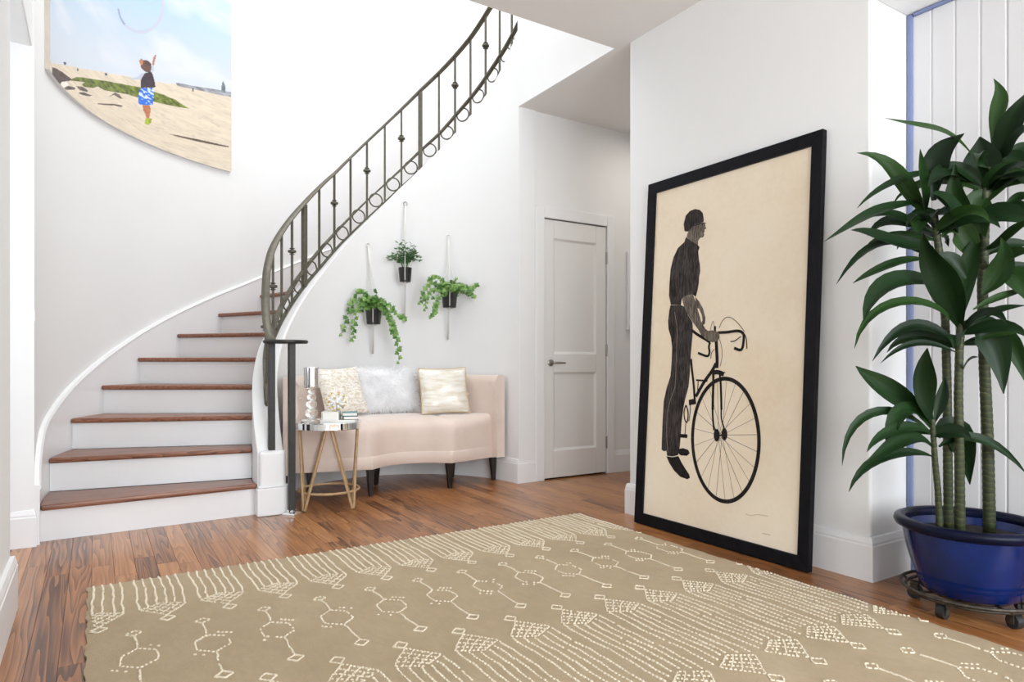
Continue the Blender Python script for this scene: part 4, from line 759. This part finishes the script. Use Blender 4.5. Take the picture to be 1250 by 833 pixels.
# books
M_PAGE = noisy('book_pages', (.80, .78, .72), (.86, .84, .79), .8, 200, vec=(.2, .2, 5)); M_WHITEBK = noisy('white_cover', (.84, .83, .81), (.88, .87, .85), .35, 6)
M_CREAMBK = noisy('cream_cover', (.74, .71, .65), (.80, .77, .71), .5, 60); M_TEAL = noisy('teal_cover', (.02, .20, .22), (.03, .26, .28), .4, 8); M_NAVY = noisy('black_cover', (.015, .017, .022), (.03, .03, .036), .35, 8)
def book(c, rot, wd, dp, th, mcov, label, cov2=None):
    c = Vector(c); ux = Vector((math.cos(rot), math.sin(rot), 0)); uy = Vector((-math.sin(rot), math.cos(rot), 0))
    e = empty('book', tuple(c), label, 'book', 'books on the side table')
    t_ = .0025
    mb = MB().obox(c+Vector((0, 0, t_/2)), ux*wd/2, uy*dp/2, Vector((0, 0, t_/2))).obox(c+Vector((0, 0, th-t_/2)), ux*wd/2, uy*dp/2, Vector((0, 0, t_/2))).obox(c-ux*(wd/2-.0015)+Vector((0, 0, th/2)), ux*.0015, uy*dp/2, Vector((0, 0, th/2-t_)))
    obj('cover', mb, mcov, e); obj('pages', MB().obox(c+ux*.001+Vector((0, 0, th/2)), ux*(wd/2-.004), uy*(dp/2-.004), Vector((0, 0, th/2-t_-.0002))), M_PAGE, e)
    return e
zt = TZ+.0005
RB = math.radians(-30)
book((1.320, 4.145, zt), RB, .215, .155, .012, M_WHITEBK, 'wide white book lying flat on the mirrored table, under the other books')
book((1.268, 4.156, zt+.0125), RB+.1, .105, .135, .052, M_CREAMBK, 'thick cream book on the white book, left of the teal book')
book((1.378, 4.128, zt+.0125), RB+.25, .092, .118, .022, M_NAVY, 'black book under the teal book on the side table')
book((1.376, 4.130, zt+.035), RB+.2, .095, .120, .022, M_TEAL, 'small teal book on top of the black book')
# spiky ornament
oc_ = Vector((1.335, 4.175, zt+.0655+.058))
oc_ = Vector((1.300, 4.165, zt+.0650+.060))
M_PORC = noisy('white_glazed_ceramic', (.90, .90, .90), (.94, .94, .94), .3, 10); M_GOLD = mat('gold_tip', (.75, .58, .26), .3, 1.0)
orn = empty('spiky_ornament', tuple(oc_-Vector((0, 0, .06))), 'white spiky ornament with gold tips standing on the cream book', 'ornament')
obj('core', MB().ball(oc_, .028, 14, 10), M_PORC, orn, smooth=True)
gr = (1+5**.5)/2; dirs = []
for i in range(26):
    z = 1-2*(i+.5)/26; a = i*2.399963; q = math.sqrt(1-z*z); dirs.append(Vector((q*math.cos(a), q*math.sin(a), z)))
for d in dirs:
    sp = obj('spike', MB().tube([oc_+d*.018, oc_+d*.040, oc_+d*.056], [.010, .0075, .0045], 7), M_PORC, orn, smooth=True, angle=60)
    obj('tip', MB().ball(oc_+d*.058, .0080, 7, 5), M_GOLD, sp, smooth=True)

# ================================================================== WALL PLANTERS
M_LEAF = noisy('ivy_leaf', (.035, .12, .018), (.13, .28, .045), .45, 30); M_LEAF2 = noisy('dark_small_leaf', (.025, .085, .022), (.075, .19, .055), .4, 40); M_LEAF3 = noisy('pale_ivy_leaf', (.10, .23, .035), (.26, .42, .12), .45, 30)
M_VINE = mat('vine_stem', (.10, .16, .04), .6); M_POT = noisy('black_pot', (.012, .012, .013), (.022, .022, .023), .4, 30); M_CORD = noisy('white_cotton_cord', (.80, .78, .74), (.86, .84, .80), .9, 300, .4, 500); M_SOIL = noisy('soil', (.008, .006, .005), (.022, .015, .011), .95, 80, .6, 120)
IVY = [(0, 0), (.35, .08), (.62, -.12), (.52, .22), (.95, .42), (.45, .55), (.30, .95), (0, 1.15), (-.30, .95), (-.45, .55), (-.95, .42), (-.52, .22), (-.62, -.12), (-.35, .08)]
OVAL = [(0, 0), (.28, .25), (.38, .6), (.25, 1.0), (0, 1.3), (-.25, 1.0), (-.38, .6), (-.28, .25)]
def leaflet(mb, p, d, n_, size, shape):
    p, d = Vector(p), Vector(d).normalized(); n_ = Vector(n_); s_ = d.cross(n_).normalized(); n_ = s_.cross(d)
    c_ = p+d*size*.5+n_*size*.10; vs_ = [c_]+[p+s_*x_*size*.9+d*y_*size-n_*size*.16*abs(x_) for x_, y_ in shape]
    k = len(shape); mb.add([tuple(q) for q in vs_], [(0, i+1, (i+1) % k+1) for i in range(k)])
def planter(i, hook, pot_c, tail, pr, ph_, label_pot, label_hang, kindp):
    hook, pot_c = Vector(hook), Vector(pot_c); bot = pot_c-Vector((0, 0, ph_/2))
    hg = empty('plant_hanger', tuple(hook), label_hang, 'hanger', 'macrame hangers on the curved wall')
    obj('hook_ring', MB().tube([hook+Vector((.016*math.cos(a), 0, .016*math.sin(a))) for a in np.linspace(0, 2*PI, 21)[:-1]], .003, 6, closed=True).tube([hook+Vector((0, .03, .012)), hook+Vector((0, -.004, .016))], .003, 6), M_STEEL if i == 1 else M_CORD, hg, smooth=True)
    kn = hook+(pot_c+Vector((0, 0, .16))-hook)*.62
    for k in range(4):
        a = PI/4+k*PI/2+.35; r1 = Vector((math.cos(a), math.sin(a), 0)); top = pot_c+Vector((0, 0, ph_/2+.004))
        pts = [hook-Vector((0, 0, .014))+r1*.004, kn+r1*.006, top+r1*(pr+.006), bot+Vector((0, 0, .02))+r1*(pr*.86+.005), bot-Vector((0, 0, .008))+r1*pr*.45, bot-Vector((0, 0, .014))]
        obj('cord', MB().tube(pts, .0032, 6), M_CORD, hg, smooth=True)
    mb = MB()
    for k in range(5):
        a = k*1.3; o_ = Vector((.004*math.cos(a), .004*math.sin(a), 0)); mb.tube([bot-Vector((0, 0, .012))+o_, (bot+Vector(tail))/2+o_*1.5, Vector(tail)+o_*1.6], .0028, 5)
    mb.ball(bot-Vector((0, 0, .02)), .009, 8, 6); obj('tassel', mb, M_CORD, hg, smooth=True)
    pl = empty('hanging_plant', tuple(bot), label_pot, 'plant', 'plants hanging on the curved wall')
    obj('pot', MB().lathe([(pr*.3, 0), (pr*.80, 0), (pr*.84, .006), (pr*.97, ph_*.86), (pr*1.0, ph_*.88), (pr*1.0, ph_), (pr*.92, ph_), (pr*.90, ph_-.015), (.01, ph_-.015)], tuple(bot), 28), M_POT, pl, smooth=True, angle=40)
    obj('soil', MB().lathe([(pr*.88, ph_-.018), (.004, ph_-.012)], tuple(bot), 16), M_SOIL, pl)
    return pl, bot+Vector((0, 0, ph_))
CAMP = Vector((0, 0, .91))
pa, ta = planter(0, (1.858, 5.12, 1.857), (1.875, 5.045, 1.280), (1.888, 5.10, .985), .064, .125, 'ivy with long trailing stems in a black pot, lowest of the three hanging plants', 'white cotton hanger holding the lowest ivy above the sofa', 'ivy')
pb, tb_ = planter(1, (2.152, 5.06, 2.212), (2.118, 4.985, 1.620), (2.140, 5.05, 1.24), .053, .115, 'small dark leaved bushy plant in a black pot, highest of the hanging plants', 'white cotton hanger with metal ring holding the highest plant', 'bush')
pc, tc_ = planter(2, (2.446, 4.865, 1.941), (2.418, 4.792, 1.418), (2.438, 4.86, 1.10), .064, .125, 'pale green spreading ivy in a black pot, rightmost of the hanging plants', 'white cotton hanger holding the rightmost ivy', 'ivy')
def ivy(pl, top, vines_, n_mass, spread, m1, m2, size, back):
    f1, f2, vs_ = MB(), MB(), MB(); outw = (CAMP-top); outw.z = 0; outw.normalize(); side = Vector((-outw.y, outw.x, 0))
    for k in range(n_mass):
        a, b, c_ = rs.gauss(0, .55), rs.random(), rs.gauss(0, .5)
        p = top+side*a*spread[0]+outw*(.02+b*spread[1]-.04)+Vector((0, 0, spread[2]*(.62-a*a*.35)+c_*spread[2]*.55))
        d = (side*a*.8+outw*rs.uniform(.2, .8)+Vector((0, 0, rs.uniform(-.9, .5)))); nn = (outw+Vector((rs.uniform(-.6, .6), rs.uniform(-.6, .6), rs.uniform(0, .9))))
        leaflet(f1 if rs.random() < .55 else f2, p, d, nn, size*rs.uniform(.65, 1.15), IVY)
        if k % 3 == 0: vs_.tube([top-Vector((0, 0, .02))+outw*.01, (top+p)/2+Vector((0, 0, .02)), p], .0012, 4)
    for vl in vines_:
        P = [top-Vector((0, 0, .005))]+[Vector(p) for p in vl]; Q = []
        for i in range(len(P)-1):
            for k in range(5): Q.append(P[i].lerp(P[i+1], k/5))
        Q.append(P[-1]); Q = [Q[0]]+[(Q[i-1]+2*Q[i]+Q[i+1])/4 for i in range(1, len(Q)-1)]+[Q[-1]]
        vs_.tube(Q, .0014, 5)
        for i, p in enumerate(Q[2:]):
            if i % 1 == 0:
                sgn = 1 if i % 2 else -1; d = side*sgn*rs.uniform(.3, 1)+Vector((0, 0, -rs.uniform(.3, 1)))+outw*.25
                leaflet(f1 if rs.random() < .5 else f2, p, d, outw+Vector((rs.uniform(-.5, .5), rs.uniform(-.5, .5), rs.uniform(-.1, .6))), size*rs.uniform(.55, .95), IVY)
    obj('vine', vs_, M_VINE, pl); obj('foliage', f1, m1, pl, kind='stuff'); obj('foliage', f2, m2, pl, kind='stuff')
ivy(pa, ta, VINES['P1'], 120, (.085, .10, .09), M_LEAF, M_LEAF3, .040, 0)
ivy(pc, tc_, VINES['P3'], 110, (.095, .10, .075), M_LEAF3, M_LEAF, .036, 0)
# bushy upright plant
f1, vs_ = MB(), MB(); outw = (CAMP-tb_); outw.z = 0; outw.normalize(); side = Vector((-outw.y, outw.x, 0))
for k in range(34):
    a = rs.uniform(-1, 1); dpt = rs.uniform(-.5, 1); L_ = rs.uniform(.11, .21); end = tb_+side*a*.125+outw*dpt*.06+Vector((0, 0, L_*(1-.45*a*a)))
    if abs(a) > .75: end.z -= .03
    P = [tb_+side*a*.02, tb_+side*a*.06+Vector((0, 0, L_*.65)), end]; vs_.tube(P, .0013, 4)
    for i in range(7):
        t = .3+.7*i/6; q = P[0]*(1-t)**2+P[1]*2*t*(1-t)+P[2]*t*t; sg = 1 if i % 2 else -1
        leaflet(f1, q, side*(sg*.6+a*.5)+outw*rs.uniform(-.2, .6)+Vector((0, 0, rs.uniform(-.2, .5))), outw*.7+Vector((rs.uniform(-.4, .4), rs.uniform(-.4, .4), .7)), .027*rs.uniform(.7, 1.1), OVAL)
obj('stem', vs_, M_VINE, pb); obj('foliage', f1, M_LEAF2, pb, kind='stuff')

# ================================================================== DRACAENA on its rolling caddy
PC = Vector((2.735, 1.175, 0))
cd = empty('plant_caddy', tuple(PC), 'dark metal ring plant caddy on casters under the blue pot', 'plant caddy')
M_CAD = noisy('weathered_iron', (.035, .03, .025), (.09, .075, .055), .5, 40, .2, 120, metal=.5); M_RUB = noisy('black_rubber', (.012, .012, .012), (.02, .02, .02), .6, 50)
for rr, zz in ((.222, .078), (.205, .064), (.13, .064)):
    obj('ring', MB().tube([PC+Vector((rr*math.cos(a), rr*math.sin(a), zz)) for a in np.linspace(0, 2*PI, 57)[:-1]], .006, 6, closed=True), M_CAD, cd, smooth=True)
for k in range(8):
    a = k*PI/4+.2; obj('spoke', MB().tube([PC+Vector((.02*math.cos(a), .02*math.sin(a), .064)), PC+Vector((.205*math.cos(a), .205*math.sin(a), .064)), PC+Vector((.222*math.cos(a), .222*math.sin(a), .078))], .005, 6), M_CAD, cd, smooth=True)
for k in range(5):
    a = -1.95+k*2*PI/5; p = PC+Vector((.178*math.cos(a), .178*math.sin(a), .026)); t_ = Vector((-math.sin(a), math.cos(a), 0)); t2 = Vector((math.cos(a), math.sin(a), 0))
    cs = obj('caster', MB().tube([p+t_*-.013, p+t_*.013], .0255, 18), M_RUB, cd, smooth=True, angle=40)
    obj('fork', MB().obox(p+t_*.017+Vector((0, 0, .012)), t2*.012, t_*.002, Vector((0, 0, .02))).obox(p-t_*.017+Vector((0, 0, .012)), t2*.012, t_*.002, Vector((0, 0, .02))).obox(p+Vector((0, 0, .032)), t2*.014, t_*.019, Vector((0, 0, .003))), M_CAD, cs)
M_BPOT = mat('cobalt_glaze', (.006, .018, .17), .16); v = coords(M_BPOT); n1 = noise(M_BPOT, v, 5, 4)
lk(M_BPOT, ramp(M_BPOT, n1, [(.35, (.002, .011, .070)), (.65, (.003, .020, .135))]), bs(M_BPOT).inputs['Base Color']); bs(M_BPOT).inputs['Specular IOR Level'].default_value = .35; bs(M_BPOT).inputs['Coat Weight'].default_value = .15; bs(M_BPOT).inputs['Coat Roughness'].default_value = .08
M_BRIM = noisy('dark_glazed_rim', (.002, .003, .012), (.004, .006, .026), .3, 12); bs(M_BRIM).inputs['Specular IOR Level'].default_value = .14
dr = empty('potted_dracaena', tuple(PC+Vector((0, 0, .071))), 'tall dracaena with long glossy leaves in a cobalt blue pot at the right', 'plant')
B0 = PC+Vector((0, 0, .0705))
obj('pot', MB().lathe([(.02, 0), (.150, 0), (.160, .006), (.172, .04), (.192, .10), (.208, .16), (.218, .215), (.221, .232), (.205, .232), (.19, .20), (.01, .20)], tuple(B0), 56), M_BPOT, dr, smooth=True, angle=50, label='cobalt blue glazed pot')
obj('rim', MB().lathe([(.206, .226), (.222, .224), (.240, .232), (.247, .246), (.243, .260), (.228, .266), (.210, .262), (.204, .25), (.206, .226)], tuple(B0), 56, cap=False), M_BRIM, dr, smooth=True, label='dark rounded rim')
obj('soil', MB().lathe([(.2, .204), (.12, .208), (.004, .211)], tuple(B0), 32), M_SOIL, dr)
M_STEM = mat('ringed_cane', (.16, .17, .05), .6); v = coords(M_STEM); n1 = noise(M_STEM, v, 18, 3); sx = nd(M_STEM, 'ShaderNodeSeparateXYZ'); lk(M_STEM, v, sx.inputs[0])
zf = nd(M_STEM, 'ShaderNodeMath', operation='FRACT'); lk(M_STEM, math2(M_STEM, 'MULTIPLY', math2(M_STEM, 'ADD', sx.outputs[2], math2(M_STEM, 'MULTIPLY', n1, .03)), 46.0), zf.inputs[0])
gg = math2(M_STEM, 'ADD', math2(M_STEM, 'MULTIPLY', zf.outputs[0], .55), math2(M_STEM, 'MULTIPLY', n1, .5))
lk(M_STEM, ramp(M_STEM, gg, [(.18, (.15, .13, .045)), (.27, (.016, .022, .006)), (.62, (.026, .036, .009)), (.90, (.07, .08, .024))]), bs(M_STEM).inputs['Base Color']); bump(M_STEM, zf.outputs[0], .4, .006)
M_DL = mat('dracaena_leaf', (.02, .08, .015), .42); bs(M_DL).inputs['Specular IOR Level'].default_value = .2; uvn = nd(M_DL, 'ShaderNodeUVMap'); sx = nd(M_DL, 'ShaderNodeSeparateXYZ'); lk(M_DL, uvn.outputs[0], sx.inputs[0])
mpn = nd(M_DL, 'ShaderNodeMapping'); mpn.inputs['Scale'].default_value = (1, 26, 1); lk(M_DL, uvn.outputs[0], mpn.inputs[0]); sn_ = noise(M_DL, mpn.outputs[0], 2.0, 3)
oi = nd(M_DL, 'ShaderNodeObjectInfo')
gg = math2(M_DL, 'ADD', math2(M_DL, 'MULTIPLY', sn_, .6), math2(M_DL, 'MULTIPLY', oi.outputs['Random'], .42))
lk(M_DL, ramp(M_DL, gg, [(.25, (.004, .013, .004)), (.55, (.008, .028, .006)), (.90, (.036, .085, .015))]), bs(M_DL).inputs['Base Color']); bump(M_DL, sn_, .12, .003)
stem_o = {}
for k, pts in STEMS.items():
    P = [Vector(p) for p in pts]; Q = []
    for i in range(len(P)-1):
        n_ = max(2, int((P[i+1]-P[i]).length/.012))
        for j in range(n_): Q.append(P[i].lerp(P[i+1], j/n_))
    Q.append(P[-1]); r0 = STEM_R[k]*(.74 if k == 'D' else .82)
    rr = [r0*(1-.25*i/len(Q))*(1.0+(.07 if i % 2 else 0)) for i in range(len(Q))]
    Q[0] = Vector((Q[0].x, Q[0].y, .274))
    stem_o[k] = obj('cane', MB().tube(Q, rr, 12), M_STEM, dr, smooth=True)
def bez(P, t):
    a, b, c_, d = P; return a*(1-t)**3+b*3*t*(1-t)**2+c_*3*t*t*(1-t)+d*t**3
extra = []
for k, n_, L0, L1, lift in (('B', 9, .20, .34, .35), ('D', 12, .22, .36, .55), ('C', 8, .18, .30, .5), ('A', 3, .14, .22, .5)):
    top = Vector(STEMS[k][-1])
    for i in range(n_):
        a = i*2.4+rs.uniform(-.3, .3); d = Vector((math.cos(a), math.sin(a), 0)); L_ = rs.uniform(L0, L1); up_ = lift*rs.uniform(.2, 1.6)
        if d.x > 0: L_ *= .72
        b_ = top-Vector((0, 0, rs.uniform(0, .10)))
        extra.append(([b_, b_+d*L_*.3+Vector((0, 0, L_*.33*up_)), b_+d*L_*.66+Vector((0, 0, L_*(.45*up_-.02))), b_+d*L_*.95+Vector((0, 0, L_*(.42*up_-.22)))], rs.uniform(.032, .054), k))
for idx, (pts, wd, k) in enumerate(LEAVES+extra):
    P = [Vector(p) for p in pts]
    # interpolate through the four points
    c1 = (-5*P[0]+18*P[1]-9*P[2]+2*P[3])/6; c2 = (2*P[0]-9*P[1]+18*P[2]-5*P[3])/6; C4 = (P[0], c1, c2, P[3])
    NSEG = 11; rows = []; uvs = []
    ref = (CAMP-(P[0]+P[3])/2).normalized()+Vector((0, 0, .55))+Vector((rs.uniform(-.25, .25), rs.uniform(-.25, .25), 0))
    tw = rs.uniform(-.35, .35)
    for i in range(NSEG+1):
        t = i/NSEG; p = bez(C4, t); tg = (bez(C4, min(t+.02, 1))-bez(C4, max(t-.02, 0))).normalized()
        s_ = tg.cross(ref).normalized(); n_ = s_.cross(tg).normalized(); a = tw*(t-.5); s2 = s_*math.cos(a)+n_*math.sin(a); n2_ = n_*math.cos(a)-s_*math.sin(a)
        prof_ = max(.14 if t < .5 else .02, math.sin(PI*t**.92))**.9
        hw = wd/2*prof_*1.12
        row = [p-s2*hw+n2_*hw*.34, p-s2*hw*.5+n2_*hw*.10, p-n2_*hw*.16, p+s2*hw*.5+n2_*hw*.10, p+s2*hw+n2_*hw*.34]
        rows.append([(min(q.x, 3.024), q.y if q.x < 2.74 else min(q.y, PY-.004), q.z) for q in row]); 
    mb = MB().grid(rows); o = obj('leaf', mb, M_DL, stem_o[k], smooth=True)
    uvl = o.data.uv_layers.new(name='uv')
    for lp in o.data.loops: vi = lp.vertex_index; uvl.data[lp.index].uv = ((vi//5)/NSEG, (vi % 5)/4+idx*.37)
